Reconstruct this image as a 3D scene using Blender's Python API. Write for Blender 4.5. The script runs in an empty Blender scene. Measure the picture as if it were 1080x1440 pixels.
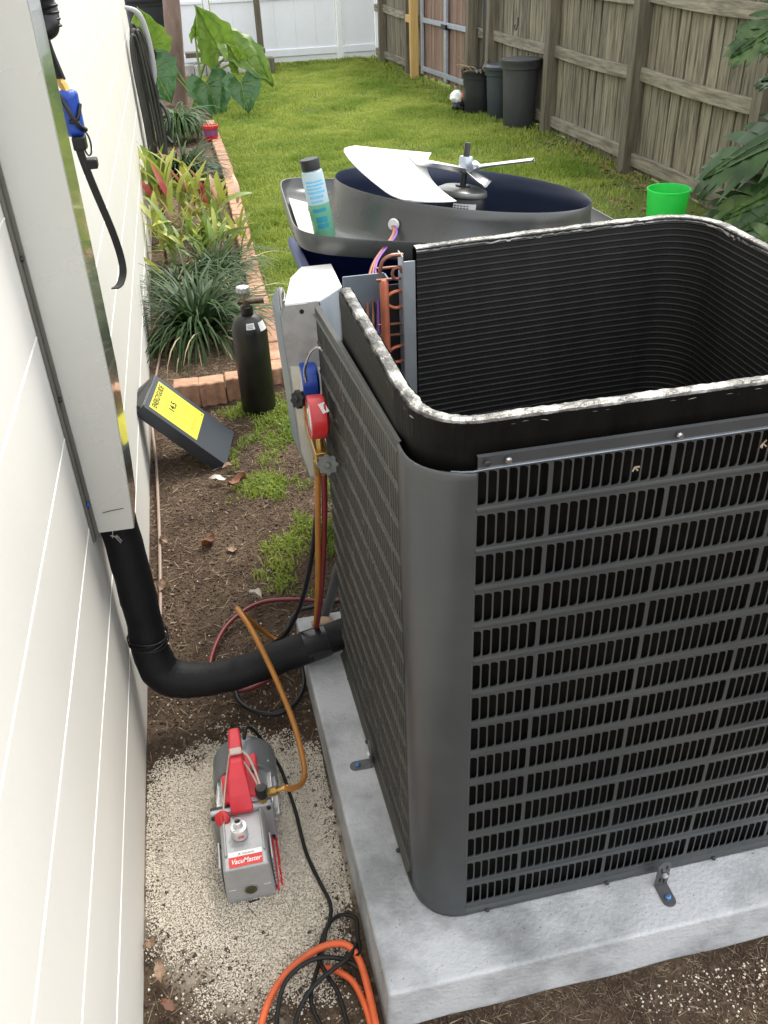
import bpy, math, random
import numpy as np
from mathutils import Vector, Matrix, noise

R = math.radians
sc = bpy.context.scene
COL = sc.collection
rng = random.Random(7)
nr = np.random.default_rng(11)

# ------------------------------------------------------------------ camera
cam_d = bpy.data.cameras.new('camera')
cam = bpy.data.objects.new('camera', cam_d)
COL.objects.link(cam)
sc.camera = cam
CP = Vector((.306, 0, 1.5875))
pitch, yaw, roll = .589598503, .19012143, -.0435354113
Fv = Vector((math.sin(yaw)*math.cos(pitch), math.cos(yaw)*math.cos(pitch), -math.sin(pitch)))
Rv = Vector((math.cos(yaw), -math.sin(yaw), 0))
Uv = Rv.cross(Fv)
R2 = math.cos(roll)*Rv + math.sin(roll)*Uv
U2 = -math.sin(roll)*Rv + math.cos(roll)*Uv
mw = Matrix((R2, U2, -Fv)).transposed().to_4x4()
mw.translation = CP
cam.matrix_world = mw
cam_d.sensor_fit = 'VERTICAL'
cam_d.sensor_height = 36
cam_d.lens = 36*1229.41/1440
cam_d.clip_start = .02
cam_d.clip_end = 400

# ------------------------------------------------------------------ light
SUN_EL, SUN_AZ = R(54), R(38)          # azimuth from +Y towards +X
w = bpy.data.worlds.new('World')
sc.world = w
w.use_nodes = True
nt = w.node_tree
bg = nt.nodes['Background']
sky = nt.nodes.new('ShaderNodeTexSky')
sky.sky_type = 'NISHITA'
sky.sun_disc = False
sky.sun_elevation = SUN_EL
sky.sun_rotation = SUN_AZ
sky.dust_density = 3.0
sky.air_density = 1.0
tcw = nt.nodes.new('ShaderNodeTexCoord')
ncl = nt.nodes.new('ShaderNodeTexNoise')
ncl.inputs['Scale'].default_value = 2.2
ncl.inputs['Detail'].default_value = 5
nt.links.new(tcw.outputs['Generated'], ncl.inputs[0])
rcl = nt.nodes.new('ShaderNodeValToRGB')
rcl.color_ramp.elements[0].position = .25
rcl.color_ramp.elements[0].color = (.45, .45, .45, 1)
rcl.color_ramp.elements[1].position = .55
rcl.color_ramp.elements[1].color = (.95, .95, .95, 1)
nt.links.new(ncl.outputs[0], rcl.inputs[0])
mcl = nt.nodes.new('ShaderNodeMixRGB')
mcl.inputs[2].default_value = (8.6, 8.7, 8.9, 1)
nt.links.new(rcl.outputs[0], mcl.inputs[0])
nt.links.new(sky.outputs[0], mcl.inputs[1])
nt.links.new(mcl.outputs[0], bg.inputs[0])
bg.inputs[1].default_value = .15
sd = bpy.data.lights.new('sun', 'SUN')
sd.energy = 2.4
sd.angle = R(24)
sd.color = (1, .95, .86)
so = bpy.data.objects.new('sun', sd)
COL.objects.link(so)
sdir = Vector((math.sin(SUN_AZ)*math.cos(SUN_EL), math.cos(SUN_AZ)*math.cos(SUN_EL), math.sin(SUN_EL)))
so.rotation_euler = sdir.to_track_quat('Z', 'Y').to_euler()
so.location = (0, 0, 10)
vs = sc.view_settings
vs.view_transform = 'Standard'
vs.look = 'None'
vs.exposure = .92
vs.gamma = 1
vs.use_curve_mapping = False

# ------------------------------------------------------------------ materials
def M(name, col, rough=.55, metal=0., var=.12, vs=9., bump=0., bs=80., col2=None, mix=(.45, .6),
      stretch=(1, 1, 1), rand=0., spec=.5, coat=0., trans=0., sub=0., detail=5, rvar=0., alpha=1, transl=0.):
    m = bpy.data.materials.new(name)
    m.use_nodes = True
    t = m.node_tree
    N, L = t.nodes, t.links
    p = N['Principled BSDF']
    p.inputs['Roughness'].default_value = rough
    p.inputs['Metallic'].default_value = metal
    p.inputs['Specular IOR Level'].default_value = spec
    p.inputs['Coat Weight'].default_value = coat
    p.inputs['Transmission Weight'].default_value = trans
    tc = N.new('ShaderNodeTexCoord')
    mp = N.new('ShaderNodeMapping')
    mp.inputs['Scale'].default_value = stretch
    L.new(tc.outputs['Object'], mp.inputs[0])
    n1 = N.new('ShaderNodeTexNoise')
    n1.inputs['Scale'].default_value = vs
    n1.inputs['Detail'].default_value = detail
    n1.inputs['Roughness'].default_value = .6
    L.new(mp.outputs[0], n1.inputs[0])
    c = (*col, 1)
    if col2 is None:
        rp = N.new('ShaderNodeValToRGB')
        rp.color_ramp.elements[0].position = .3
        rp.color_ramp.elements[1].position = .7
        rp.color_ramp.elements[0].color = (*[v*(1-var) for v in col], 1)
        rp.color_ramp.elements[1].color = (*[min(1, v*(1+var)) for v in col], 1)
    else:
        rp = N.new('ShaderNodeValToRGB')
        rp.color_ramp.elements[0].position = mix[0]
        rp.color_ramp.elements[1].position = mix[1]
        rp.color_ramp.elements[0].color = c
        rp.color_ramp.elements[1].color = (*col2, 1)
    L.new(n1.outputs[0], rp.inputs[0])
    out = rp.outputs[0]
    if rand:
        oi = N.new('ShaderNodeObjectInfo')
        hs = N.new('ShaderNodeHueSaturation')
        ma = N.new('ShaderNodeMapRange')
        ma.inputs[3].default_value = 1-rand
        ma.inputs[4].default_value = 1+rand
        L.new(oi.outputs['Random'], ma.inputs[0])
        L.new(ma.outputs[0], hs.inputs['Value'])
        L.new(out, hs.inputs['Color'])
        out = hs.outputs[0]
        # shift the noise per object too
        vm = N.new('ShaderNodeVectorMath')
        vm.operation = 'SCALE'
        cx = N.new('ShaderNodeCombineXYZ')
        for i in range(3):
            L.new(oi.outputs['Random'], cx.inputs[i])
        L.new(cx.outputs[0], vm.inputs[0])
        vm.inputs['Scale'].default_value = 37.
        L.new(vm.outputs[0], mp.inputs['Location'])
    L.new(out, p.inputs['Base Color'])
    if rvar:
        mr = N.new('ShaderNodeMapRange')
        mr.inputs[1].default_value = .3
        mr.inputs[2].default_value = .7
        mr.inputs[3].default_value = max(0, rough-rvar)
        mr.inputs[4].default_value = min(1, rough+rvar)
        L.new(n1.outputs[0], mr.inputs[0])
        L.new(mr.outputs[0], p.inputs['Roughness'])
    if bump:
        n2 = N.new('ShaderNodeTexNoise')
        n2.inputs['Scale'].default_value = bs
        n2.inputs['Detail'].default_value = 4
        L.new(mp.outputs[0], n2.inputs[0])
        b = N.new('ShaderNodeBump')
        b.inputs['Strength'].default_value = bump
        b.inputs['Distance'].default_value = .004
        L.new(n2.outputs[0], b.inputs['Height'])
        L.new(b.outputs[0], p.inputs['Normal'])
    if transl:
        tr = N.new('ShaderNodeBsdfTranslucent')
        L.new(out, tr.inputs[0])
        mx = N.new('ShaderNodeMixShader')
        mx.inputs[0].default_value = transl
        L.new(p.outputs[0], mx.inputs[1])
        L.new(tr.outputs[0], mx.inputs[2])
        L.new(mx.outputs[0], N['Material Output'].inputs[0])
    return m

# ------------------------------------------------------------------ mesh builder
def catmull(pts, n=8, closed=False):
    P = [Vector(p) for p in pts]
    out = []
    N = len(P)
    rngi = range(N if closed else N-1)
    for i in rngi:
        if closed:
            p0, p1, p2, p3 = P[(i-1) % N], P[i], P[(i+1) % N], P[(i+2) % N]
        else:
            p0, p1, p2, p3 = P[max(i-1, 0)], P[i], P[i+1], P[min(i+2, N-1)]
        for k in range(n):
            t = k/n
            out.append(.5*((2*p1)+(p2-p0)*t+(2*p0-5*p1+4*p2-p3)*t*t+(3*p1-p0-3*p2+p3)*t**3))
    if not closed:
        out.append(P[-1])
    return out

class MB:
    def __init__(s):
        s.v = []
        s.f = []
    def add(s, vs, fs, mat=None):
        o = len(s.v)
        if mat is not None:
            vs = [mat @ Vector(v) for v in vs]
        s.v += [tuple(v) for v in vs]
        s.f += [tuple(i+o for i in f) for f in fs]
        return s
    def box(s, a, b, mat=None):
        x0, y0, z0 = a
        x1, y1, z1 = b
        vs = [(x, y, z) for x in (x0, x1) for y in (y0, y1) for z in (z0, z1)]
        return s.add(vs, [(0, 1, 3, 2), (4, 6, 7, 5), (0, 4, 5, 1), (2, 3, 7, 6), (0, 2, 6, 4), (1, 5, 7, 3)], mat)
    def hexa(s, vs8, mat=None):
        return s.add(vs8, [(3, 2, 1, 0), (4, 5, 6, 7), (0, 1, 5, 4), (1, 2, 6, 5), (2, 3, 7, 6), (3, 0, 4, 7)], mat)
    def tube(s, pts, r, seg=10, smooth=0, closed=False, caps=True):
        if smooth:
            k = len(pts)
            if isinstance(r, (list, tuple)):
                rr = []
                for i in range(k-1):
                    rr += [r[i]+(r[i+1]-r[i])*j/smooth for j in range(smooth)]
                rr.append(r[-1])
                r = rr
            pts = catmull(pts, smooth, closed)
        P = [Vector(p) for p in pts]
        n = len(P)
        vs, fs = [], []
        u = None
        for i in range(n):
            if closed:
                t = P[(i+1) % n]-P[i-1]
            else:
                t = P[min(i+1, n-1)]-P[max(i-1, 0)]
            t.normalize()
            if u is None:
                a = Vector((0, 0, 1)) if abs(t.z) < .9 else Vector((1, 0, 0))
                u = (a-t*a.dot(t)).normalized()
            else:
                u = (u-t*u.dot(t)).normalized()
            w_ = t.cross(u)
            ri = r[min(i, len(r)-1)] if isinstance(r, (list, tuple)) else r
            for k in range(seg):
                an = 2*math.pi*k/seg
                vs.append(P[i]+(u*math.cos(an)+w_*math.sin(an))*ri)
        for i in range(n if closed else n-1):
            for k in range(seg):
                a = i*seg+k
                b = i*seg+(k+1) % seg
                c = ((i+1) % n)*seg+(k+1) % seg
                d = ((i+1) % n)*seg+k
                fs.append((a, b, c, d))
        if caps and not closed:
            fs.append(tuple(range(seg))[::-1])
            fs.append(tuple((n-1)*seg+k for k in range(seg)))
        return s.add(vs, fs)
    def lathe(s, prof, seg=24, mat=None):
        vs, fs = [], []
        n = len(prof)
        for r, z in prof:
            for k in range(seg):
                a = 2*math.pi*k/seg
                vs.append((r*math.cos(a), r*math.sin(a), z))
        for i in range(n-1):
            for k in range(seg):
                fs.append((i*seg+k, i*seg+(k+1) % seg, (i+1)*seg+(k+1) % seg, (i+1)*seg+k))
        if prof[0][0] > 1e-6:
            fs.append(tuple(range(seg))[::-1])
        if prof[-1][0] > 1e-6:
            fs.append(tuple((n-1)*seg+k for k in range(seg)))
        return s.add(vs, fs, mat)
    def prism(s, poly, h, mat=None):
        n = len(poly)
        vs = [(x, y, 0) for x, y in poly]+[(x, y, h) for x, y in poly]
        fs = [tuple(range(n))[::-1], tuple(range(n, 2*n))]+[(i, (i+1) % n, n+(i+1) % n, n+i) for i in range(n)]
        return s.add(vs, fs, mat)
    def grid(s, fn, nu, nv, closed=False):
        vs = [fn(i/nu, j/nv) for i in range(nu+1) for j in range(nv+1)]
        fs = [(i*(nv+1)+j, (i+1)*(nv+1)+j, (i+1)*(nv+1)+j+1, i*(nv+1)+j+1) for i in range(nu) for j in range(nv)]
        return s.add(vs, fs)

def wloc(o):
    v = Vector((0, 0, 0))
    while o is not None:
        v += o.location
        o = o.parent
    return v

def part(name, mb, mat, parent=None, smooth=False, bevel=0, solid=0, kind=None, org=None, label=None, weld=False, bseg=2):
    base = wloc(parent) if parent is not None else Vector((0, 0, 0))
    o0 = Vector(org) if org is not None else base.copy()
    me = bpy.data.meshes.new(name)
    me.from_pydata([(v[0]-o0.x, v[1]-o0.y, v[2]-o0.z) for v in mb.v], [], mb.f)
    me.validate()
    if smooth:
        me.polygons.foreach_set('use_smooth', [True]*len(me.polygons))
    me.materials.append(mat)
    o = bpy.data.objects.new(name, me)
    COL.objects.link(o)
    if parent is not None:
        o.parent = parent
    o.location = o0-base
    if weld:
        o.modifiers.new('w', 'WELD').merge_threshold = 1e-5
    if solid:
        md = o.modifiers.new('s', 'SOLIDIFY')
        md.thickness = solid
        md.offset = 0
    if bevel:
        md = o.modifiers.new('b', 'BEVEL')
        md.width = bevel
        md.segments = bseg
        md.limit_method = 'ANGLE'
        md.angle_limit = R(35)
        md.harden_normals = False
    if smooth:
        try:
            me.set_sharp_from_angle(angle=R(42))
        except Exception:
            pass
    if kind:
        o['kind'] = kind
    if label:
        o['label'] = label
    return o

def thing(name, label, cat, loc=(0, 0, 0), group=None):
    o = bpy.data.objects.new(name, None)
    o.empty_display_size = .05
    COL.objects.link(o)
    o.location = loc
    o['label'] = label
    o['category'] = cat
    if group:
        o['group'] = group
    return o

def tag(o, label, cat, group=None):
    o['label'] = label
    o['category'] = cat
    if group:
        o['group'] = group
    return o

def fast_mesh(name, V, Fq, mat, k=None, kind=None, parent=None):
    """V (n,3) array, Fq (m,k) array of equal sized faces"""
    me = bpy.data.meshes.new(name)
    V = np.ascontiguousarray(V, dtype=np.float32)
    Fq = np.ascontiguousarray(Fq, dtype=np.int32)
    me.vertices.add(len(V))
    me.vertices.foreach_set('co', V.ravel())
    me.loops.add(Fq.size)
    me.loops.foreach_set('vertex_index', Fq.ravel())
    me.polygons.add(len(Fq))
    me.polygons.foreach_set('loop_start', np.arange(0, Fq.size, Fq.shape[1], dtype=np.int32))
    me.update(calc_edges=True)
    me.materials.append(mat)
    o = bpy.data.objects.new(name, me)
    COL.objects.link(o)
    if kind:
        o['kind'] = kind
    if parent is not None:
        o.parent = parent
        o.location = -wloc(parent)
    return o

def scatter(P, S, base, rot='any', squash=(1, 1, 1)):
    """replicate base mesh (V,F) at points P with size S"""
    bv, bf = np.array(base[0], float), np.array(base[1])
    n = len(P)
    if rot == 'any':
        q = nr.normal(size=(n, 4))
        q /= np.linalg.norm(q, axis=1)[:, None]
    else:
        a = nr.uniform(0, 2*np.pi, n)/2
        q = np.stack([np.cos(a), nr.normal(0, .12, n), nr.normal(0, .12, n), np.sin(a)], 1)
        q /= np.linalg.norm(q, axis=1)[:, None]
    w_, x, y, z = q.T
    Rm = np.stack([1-2*(y*y+z*z), 2*(x*y-z*w_), 2*(x*z+y*w_), 2*(x*y+z*w_), 1-2*(x*x+z*z), 2*(y*z-x*w_),
                   2*(x*z-y*w_), 2*(y*z+x*w_), 1-2*(x*x+y*y)], 1).reshape(n, 3, 3)
    jit = 1+nr.normal(0, .18, (n, len(bv), 1))
    V = np.einsum('nij,nkj->nki', Rm, bv[None]*jit*np.array(squash)) * np.array(S).reshape(-1, 1, 1)+np.array(P)[:, None]
    F = bf[None]+(np.arange(n)*len(bv))[:, None, None]
    return V.reshape(-1, 3), F.reshape(-1, bf.shape[1])

OCT = ([(1, 0, 0), (-1, 0, 0), (0, 1, 0), (0, -1, 0), (0, 0, 1), (0, 0, -1)],
       [(0, 2, 4), (2, 1, 4), (1, 3, 4), (3, 0, 4), (2, 0, 5), (1, 2, 5), (3, 1, 5), (0, 3, 5)])

def text(parent, s, size, mat3, m, name='lettering', shear=0, bold=0, squeeze=1):
    """flat lettering; mat3 = 4x4 world matrix (x along the text, y up, z out)"""
    c = bpy.data.curves.new(name, 'FONT')
    c.body = s
    c.size = size
    c.shear = shear
    c.offset = bold
    c.align_x = 'CENTER'
    c.align_y = 'CENTER'
    o = bpy.data.objects.new('tmp', c)
    COL.objects.link(o)
    dg = bpy.context.evaluated_depsgraph_get()
    me = bpy.data.meshes.new_from_object(o.evaluated_get(dg))
    bpy.data.objects.remove(o)
    me.transform(Matrix.Scale(squeeze, 4, (1, 0, 0)))
    me.transform(mat3)
    me.transform(Matrix.Translation(-wloc(parent)))
    me.name = name
    me.materials.clear()
    me.materials.append(m)
    o = bpy.data.objects.new(name, me)
    COL.objects.link(o)
    o.parent = parent
    return o

def frame(o, x, y):
    """matrix with origin o, x axis, y axis (orthogonalised), z = x cross y"""
    x = Vector(x).normalized()
    y = Vector(y)
    y = (y-x*y.dot(x)).normalized()
    z = x.cross(y)
    m = Matrix((x, y, z)).transposed().to_4x4()
    m.translation = Vector(o)
    return m

def axis(o, z, x=(1, 0, 0)):
    z = Vector(z).normalized()
    x = Vector(x)
    x = x-z*x.dot(z)
    if x.length < 1e-4:
        x = Vector((0, 1, 0))-z*z.y
    x.normalize()
    y = z.cross(x)
    m = Matrix((x, y, z)).transposed().to_4x4()
    m.translation = Vector(o)
    return m

# ================================================================== materials used
m_wall = M('wall_paint', (.665, .65, .60), .62, var=.03, vs=2.2, bump=.10, bs=60)
m_joint = M('joint_paint', (.71, .705, .665), .6, var=.02, bump=.2, bs=150)
m_cover = M('cover_metal', (.56, .565, .53), .28, .2, var=.015, vs=2, coat=.25, rvar=.04)
m_flange = M('dark_flange', (.14, .14, .12), .5, .3, bump=.1)
m_foam = M('black_foam', (.006, .006, .007), .6, var=.3, vs=30, bump=.3, bs=120, spec=.28)
m_black = M('black_plastic', (.008, .008, .009), .38, var=.2, spec=.4)
m_blackr = M('black_rubber', (.008, .008, .008), .5, var=.3, vs=60, bump=.1, bs=400, spec=.3)
m_grey = M('unit_paint', (.040, .045, .048), .34, .0, col2=(.062, .066, .066), mix=(.42, .8), vs=4, detail=9, bump=.06, bs=35, rvar=.06, spec=.6)
m_olive = M('side_paint_reflection', (.050, .050, .044), .48, .0, var=.18, vs=14, bump=.25, bs=60, col2=(.085, .083, .074), mix=(.62, .8))  # unit paint with the wall and ground reflection put into its olive colour
m_coil = M('coil_fins', (.013, .0128, .0122), .55, .05, var=.25, vs=26, bump=.4, bs=500, stretch=(1, 1, .06), spec=.4)
m_coilout = M('coil_outer', (.0045, .0042, .0036), .5, .0, var=.5, vs=20, bump=.3, bs=160, stretch=(1, 1, .3), spec=.1)
m_rim = M('coil_cut_edge', (.09, .087, .08), .38, .6, vs=16, col2=(.42, .415, .39), mix=(.49, .66), bump=.7, bs=120, detail=9, rvar=.1)
m_alu = M('dull_aluminium', (.42, .46, .50), .42, .6, var=.12, vs=14, bump=.08)
m_galv = M('galvanised', (.36, .37, .36), .42, .5, vs=22, col2=(.46, .47, .46), mix=(.4, .6), rvar=.08, bump=.06, bs=50)
m_beige = M('beige_panel', (.60, .60, .51), .5, .1, var=.08, vs=12, bump=.05)
m_white = M('white_paint', (.82, .82, .80), .32, var=.03)
m_steelw = M('bright_metal', (.72, .72, .71), .3, .6, var=.08, vs=15)
m_copper = M('copper', (.42, .13, .07), .42, .55, var=.25, vs=30, bump=.1)
m_copperd = M('dull_copper', (.22, .10, .07), .45, .6, var=.3, vs=40)
m_bluegr = M('bulkhead', (.17, .21, .25), .45, .3, var=.1, vs=8)
m_dark = M('dark_metal', (.03, .03, .032), .4, .3, var=.15)
m_shroud = M('shroud_paint', (.085, .088, .086), .3, .45, var=.12, vs=6, rvar=.08, bump=.04, bs=30)
m_shroudin = M('shroud_inside', (.022, .03, .06), .3, .3, var=.1)  # blue sky reflected in the ring wall is put into this navy colour
m_chrome = M('steel', (.45, .45, .45), .22, .95, var=.1, vs=30)
m_brass = M('brass', (.55, .36, .12), .3, .9, var=.15, vs=40)
m_red = M('red_paint', (.52, .018, .022), .35, var=.06, coat=.2)
m_redp = M('red_plastic', (.62, .035, .05), .38, var=.05, spec=.4)
m_bluep = M('blue_plastic', (.012, .06, .36), .35, var=.06)
m_blueb = M('blue_bin', (.012, .035, .20), .4, var=.1)
m_yhose = M('yellow_hose', (.38, .155, .028), .42, var=.12, vs=20, bump=.05)
m_rhose = M('red_hose', (.16, .018, .02), .4, var=.15)
m_khose = M('black_hose', (.010, .011, .014), .36, var=.2, spec=.35)
m_orange = M('orange_cord', (.62, .11, .03), .5, var=.18, vs=25, bump=.1)
m_conc = M('concrete', (.24, .25, .255), .8, vs=6.5, col2=(.49, .505, .52), mix=(.34, .58), bump=.6, bs=120, detail=12)
m_soil = None
m_gravel = M('white_gravel', (.66, .60, .50), .85, var=.15, vs=180, detail=2)
m_crumb = M('soil_crumb', (.065, .042, .028), .9, vs=60, col2=(.28, .22, .16), mix=(.5, .75))
m_straw = M('straw', (.15, .105, .065), .8, vs=40, col2=(.33, .26, .17), mix=(.4, .6))
m_dleaf = M('dry_leaf', (.17, .10, .06), .7, vs=60, col2=(.34, .23, .15), mix=(.4, .6), rand=.3)
m_dleafr = M('rusty_leaf', (.26, .115, .06), .7, vs=40, col2=(.14, .07, .045), mix=(.4, .6), rand=.25)
m_brick = M('edging_brick', (.30, .155, .095), .85, vs=30, col2=(.46, .28, .18), mix=(.3, .7), bump=.6, bs=180, rand=.12)
m_wood = M('grey_wood', (.075, .062, .042), .85, vs=4, col2=(.235, .212, .148), mix=(.34, .60), stretch=(9, 9, .8), bump=.5, bs=40, rand=.16)
m_woodp = M('post_wood', (.085, .072, .048), .85, vs=5, col2=(.185, .162, .115), mix=(.3, .7), stretch=(9, 9, .8), bump=.5, bs=40, rand=.1)
m_woodg = M('gate_wood', (.17, .10, .07), .85, vs=5, col2=(.27, .19, .14), mix=(.3, .7), stretch=(9, 9, .8), bump=.5, bs=40, rand=.18)
m_woody = M('new_wood', (.50, .32, .11), .7, vs=5, var=.15, stretch=(9, 9, .8), bump=.2)
m_gsteel = M('gate_steel', (.42, .46, .52), .4, .5, var=.12, vs=14)
m_vinyl = M('white_vinyl', (.84, .86, .90), .4, var=.02)
m_bark = M('bark', (.16, .10, .08), .9, vs=14, col2=(.25, .18, .15), mix=(.3, .7), stretch=(1, 1, .35), bump=.9, bs=30)
m_can = M('bin_plastic', (.045, .047, .052), .45, var=.12, vs=10, bump=.05)
m_cank = M('black_bin_plastic', (.016, .018, .022), .42, var=.12, vs=10)
m_candb = M('blue_grey_bin', (.035, .045, .055), .42, var=.12, vs=10)
m_green = M('bright_green_plastic', (.09, .80, .20), .3, var=.05, vs=14, transl=.5)
m_lid = M('green_lid', (.03, .16, .11), .4)
m_grass = None

# ================================================================== setting: ground
def hnoise(x, y, s, k=0):
    return noise.noise(Vector((x*s+13.1*k, y*s-7.7*k, 3.3*k)))

def mound(x, y):
    return .014*math.exp(-(((x-.22)/.20)**2+((y-1.12)/.30)**2)**2)

def gz(x, y):
    z = .006*hnoise(x, y, 9)+.012*hnoise(x, y, 2.3, 1)
    z += mound(x, y)
    if y > 3.3 and x < .55:
        z += .03
    return z-.004

def soil_mat():
    m = bpy.data.materials.new('soil')
    m.use_nodes = True
    N, L = m.node_tree.nodes, m.node_tree.links
    p = N['Principled BSDF']
    p.inputs['Roughness'].default_value = .95
    p.inputs['Specular IOR Level'].default_value = .15
    tc = N.new('ShaderNodeTexCoord')
    def nz(s, d=6, r=.65):
        n = N.new('ShaderNodeTexNoise')
        n.inputs['Scale'].default_value = s
        n.inputs['Detail'].default_value = d
        n.inputs['Roughness'].default_value = r
        L.new(tc.outputs['Object'], n.inputs[0])
        return n
    def ramp(src, a, b, ca, cb):
        r = N.new('ShaderNodeValToRGB')
        r.color_ramp.elements[0].position = a
        r.color_ramp.elements[1].position = b
        r.color_ramp.elements[0].color = (*ca, 1)
        r.color_ramp.elements[1].color = (*cb, 1)
        L.new(src, r.inputs[0])
        return r
    c1 = ramp(nz(5).outputs[0], .35, .65, (.058, .038, .026), (.135, .095, .064))
    c2 = ramp(nz(70, 3).outputs[0], .55, .72, (0, 0, 0), (1, 1, 1))
    mx = N.new('ShaderNodeMixRGB')
    mx.inputs[2].default_value = (.22, .16, .11, 1)
    L.new(c2.outputs[0], mx.inputs[0])
    L.new(c1.outputs[0], mx.inputs[1])
    # greener under the lawn
    sx = N.new('ShaderNodeSeparateXYZ')
    L.new(tc.outputs['Object'], sx.inputs[0])
    mr = N.new('ShaderNodeMapRange')
    mr.inputs[1].default_value = .56
    mr.inputs[2].default_value = .62
    L.new(sx.outputs[0], mr.inputs[0])
    mr2 = N.new('ShaderNodeMapRange')
    mr2.inputs[1].default_value = 1.7
    mr2.inputs[2].default_value = 2.4
    L.new(sx.outputs[1], mr2.inputs[0])
    mu = N.new('ShaderNodeMath')
    mu.operation = 'MULTIPLY'
    L.new(mr.outputs[0], mu.inputs[0])
    L.new(mr2.outputs[0], mu.inputs[1])
    g = ramp(nz(3).outputs[0], .35, .65, (.06, .085, .02), (.12, .15, .035))
    m2 = N.new('ShaderNodeMixRGB')
    L.new(mu.outputs[0], m2.inputs[0])
    L.new(mx.outputs[0], m2.inputs[1])
    L.new(g.outputs[0], m2.inputs[2])
    # pale dust of the gravel heap
    vs_ = N.new('ShaderNodeVectorMath')
    vs_.operation = 'SUBTRACT'
    vs_.inputs[1].default_value = (.205, 1.15, 0)
    L.new(tc.outputs['Object'], vs_.inputs[0])
    vm_ = N.new('ShaderNodeVectorMath')
    vm_.operation = 'MULTIPLY'
    vm_.inputs[1].default_value = (4.8, 3.2, 0)
    L.new(vs_.outputs[0], vm_.inputs[0])
    vl_ = N.new('ShaderNodeVectorMath')
    vl_.operation = 'LENGTH'
    L.new(vm_.outputs[0], vl_.inputs[0])
    ad_ = N.new('ShaderNodeMath')
    ad_.operation = 'MULTIPLY_ADD'
    ad_.inputs[1].default_value = .9
    ad_.inputs[2].default_value = -.45
    L.new(nz(11).outputs[0], ad_.inputs[0])
    sm_ = N.new('ShaderNodeMath')
    L.new(ad_.outputs[0], sm_.inputs[0])
    L.new(vl_.outputs['Value'], sm_.inputs[1])
    mr3 = N.new('ShaderNodeMapRange')
    mr3.inputs[1].default_value = .82
    mr3.inputs[2].default_value = 1.12
    mr3.inputs[3].default_value = 1
    mr3.inputs[4].default_value = 0
    L.new(sm_.outputs[0], mr3.inputs[0])
    m3 = N.new('ShaderNodeMixRGB')
    m3.inputs[2].default_value = (.50, .44, .35, 1)
    L.new(mr3.outputs[0], m3.inputs[0])
    L.new(m2.outputs[0], m3.inputs[1])
    L.new(m3.outputs[0], p.inputs['Base Color'])
    b = N.new('ShaderNodeBump')
    b.inputs['Strength'].default_value = .9
    b.inputs['Distance'].default_value = .012
    L.new(nz(110, 6, .7).outputs[0], b.inputs['Height'])
    L.new(b.outputs[0], p.inputs['Normal'])
    return m
m_soil = soil_mat()

xs = np.concatenate([np.arange(-.05, 1.6, .014), np.arange(1.6, 5.0, .15)])
ys = np.concatenate([np.arange(.2, 3.6, .014), np.arange(3.6, 15.2, .12)])
V = [(x, y, gz(x, y)) for x in xs for y in ys]
ny = len(ys)
ii, jj = np.meshgrid(np.arange(len(xs)-1), np.arange(ny-1), indexing='ij')
a = (ii*ny+jj).ravel()
Fq = np.stack([a, a+ny, a+ny+1, a+1], 1)
o = fast_mesh('yard_soil', np.array(V), Fq, m_soil, kind='structure')
o.data.polygons.foreach_set('use_smooth', [True]*len(o.data.polygons))
mb = MB()
mb.add([(-150, -150, -.05), (150, -150, -.05), (150, 150, -.05), (-150, 150, -.05)], [(0, 1, 2, 3)])
part('ground', mb, m_soil, kind='structure')

# ---- white gravel heap (stuff)
def gmask(x, y):
    # distance to the gravel patch outline with a ragged edge
    cx, cy = .20, 1.14
    dx = (x-cx)/(.215 if x > cx else .20)
    dy = (y-cy)/(.33 if y > cy else .28)
    d = math.sqrt(dx*dx+dy*dy)+.35*hnoise(x, y, 7, 3)+.18*hnoise(x, y, 26, 4)
    return d
P, S = [], []
n = 0
while len(P) < 60000:
    x, y = rng.uniform(.004, .42), rng.uniform(.62, 1.62)
    d = gmask(x, y)
    pr = 1 if d < .85 else max(0, 1-(d-.85)/.35)
    if x > .40 and y > .7:
        pr = 0
    if rng.random() < pr:
        s_ = rng.uniform(.0009, .0022)*(1.35 if rng.random() < .08 else 1)
        P.append((x, y, gz(x, y)+s_*.4+rng.random()*.002))
        S.append(s_)
V, F = scatter(P, S, OCT)
fast_mesh('white_gravel', V, F, m_gravel, kind='stuff')
# stray white crumbs further out
P, S = [], []
for i in range(2600):
    x, y = rng.uniform(.01, .5), abs(rng.gauss(0, .8))+.62
    if y > 2.9 or (x > .40 and .74 < y < 1.76):
        continue
    d = gmask(x, y)
    if rng.random() < math.exp(-max(0, d-1)*1.1):
        s_ = rng.uniform(.0012, .0038)
        P.append((x, y, gz(x, y)+s_*.4))
        S.append(s_)
for i in range(420):
    x, y = rng.uniform(.85, 1.3)+rng.gauss(0, .04), .72-abs(rng.gauss(0, .06))
    P.append((x, y, gz(x, y)+.001))
    S.append(rng.uniform(.001, .0032))
V, F = scatter(P, S, OCT)
fast_mesh('stray_gravel', V, F, m_gravel, kind='stuff')
# dark soil crumbs
P, S = [], []
for i in range(30000):
    x, y = rng.uniform(.004, .62), rng.uniform(.55, 3.3)
    if x > .405 and y > .745 and y < 1.76:
        continue
    if gmask(x, y) < .8 and rng.random() < .97:
        continue
    s_ = rng.uniform(.001, .0036)*(2 if rng.random() < .03 else 1)
    P.append((x, y, gz(x, y)+s_*.3))
    S.append(s_)
for i in range(9000):
    x, y = rng.uniform(.4, 1.5), rng.uniform(.45, .75)
    s_ = rng.uniform(.001, .003)
    P.append((x, y, gz(x, y)+s_*.3))
    S.append(s_)
V, F = scatter(P, S, OCT)
fast_mesh('soil_crumbs', V, F, m_crumb, kind='stuff')
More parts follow.
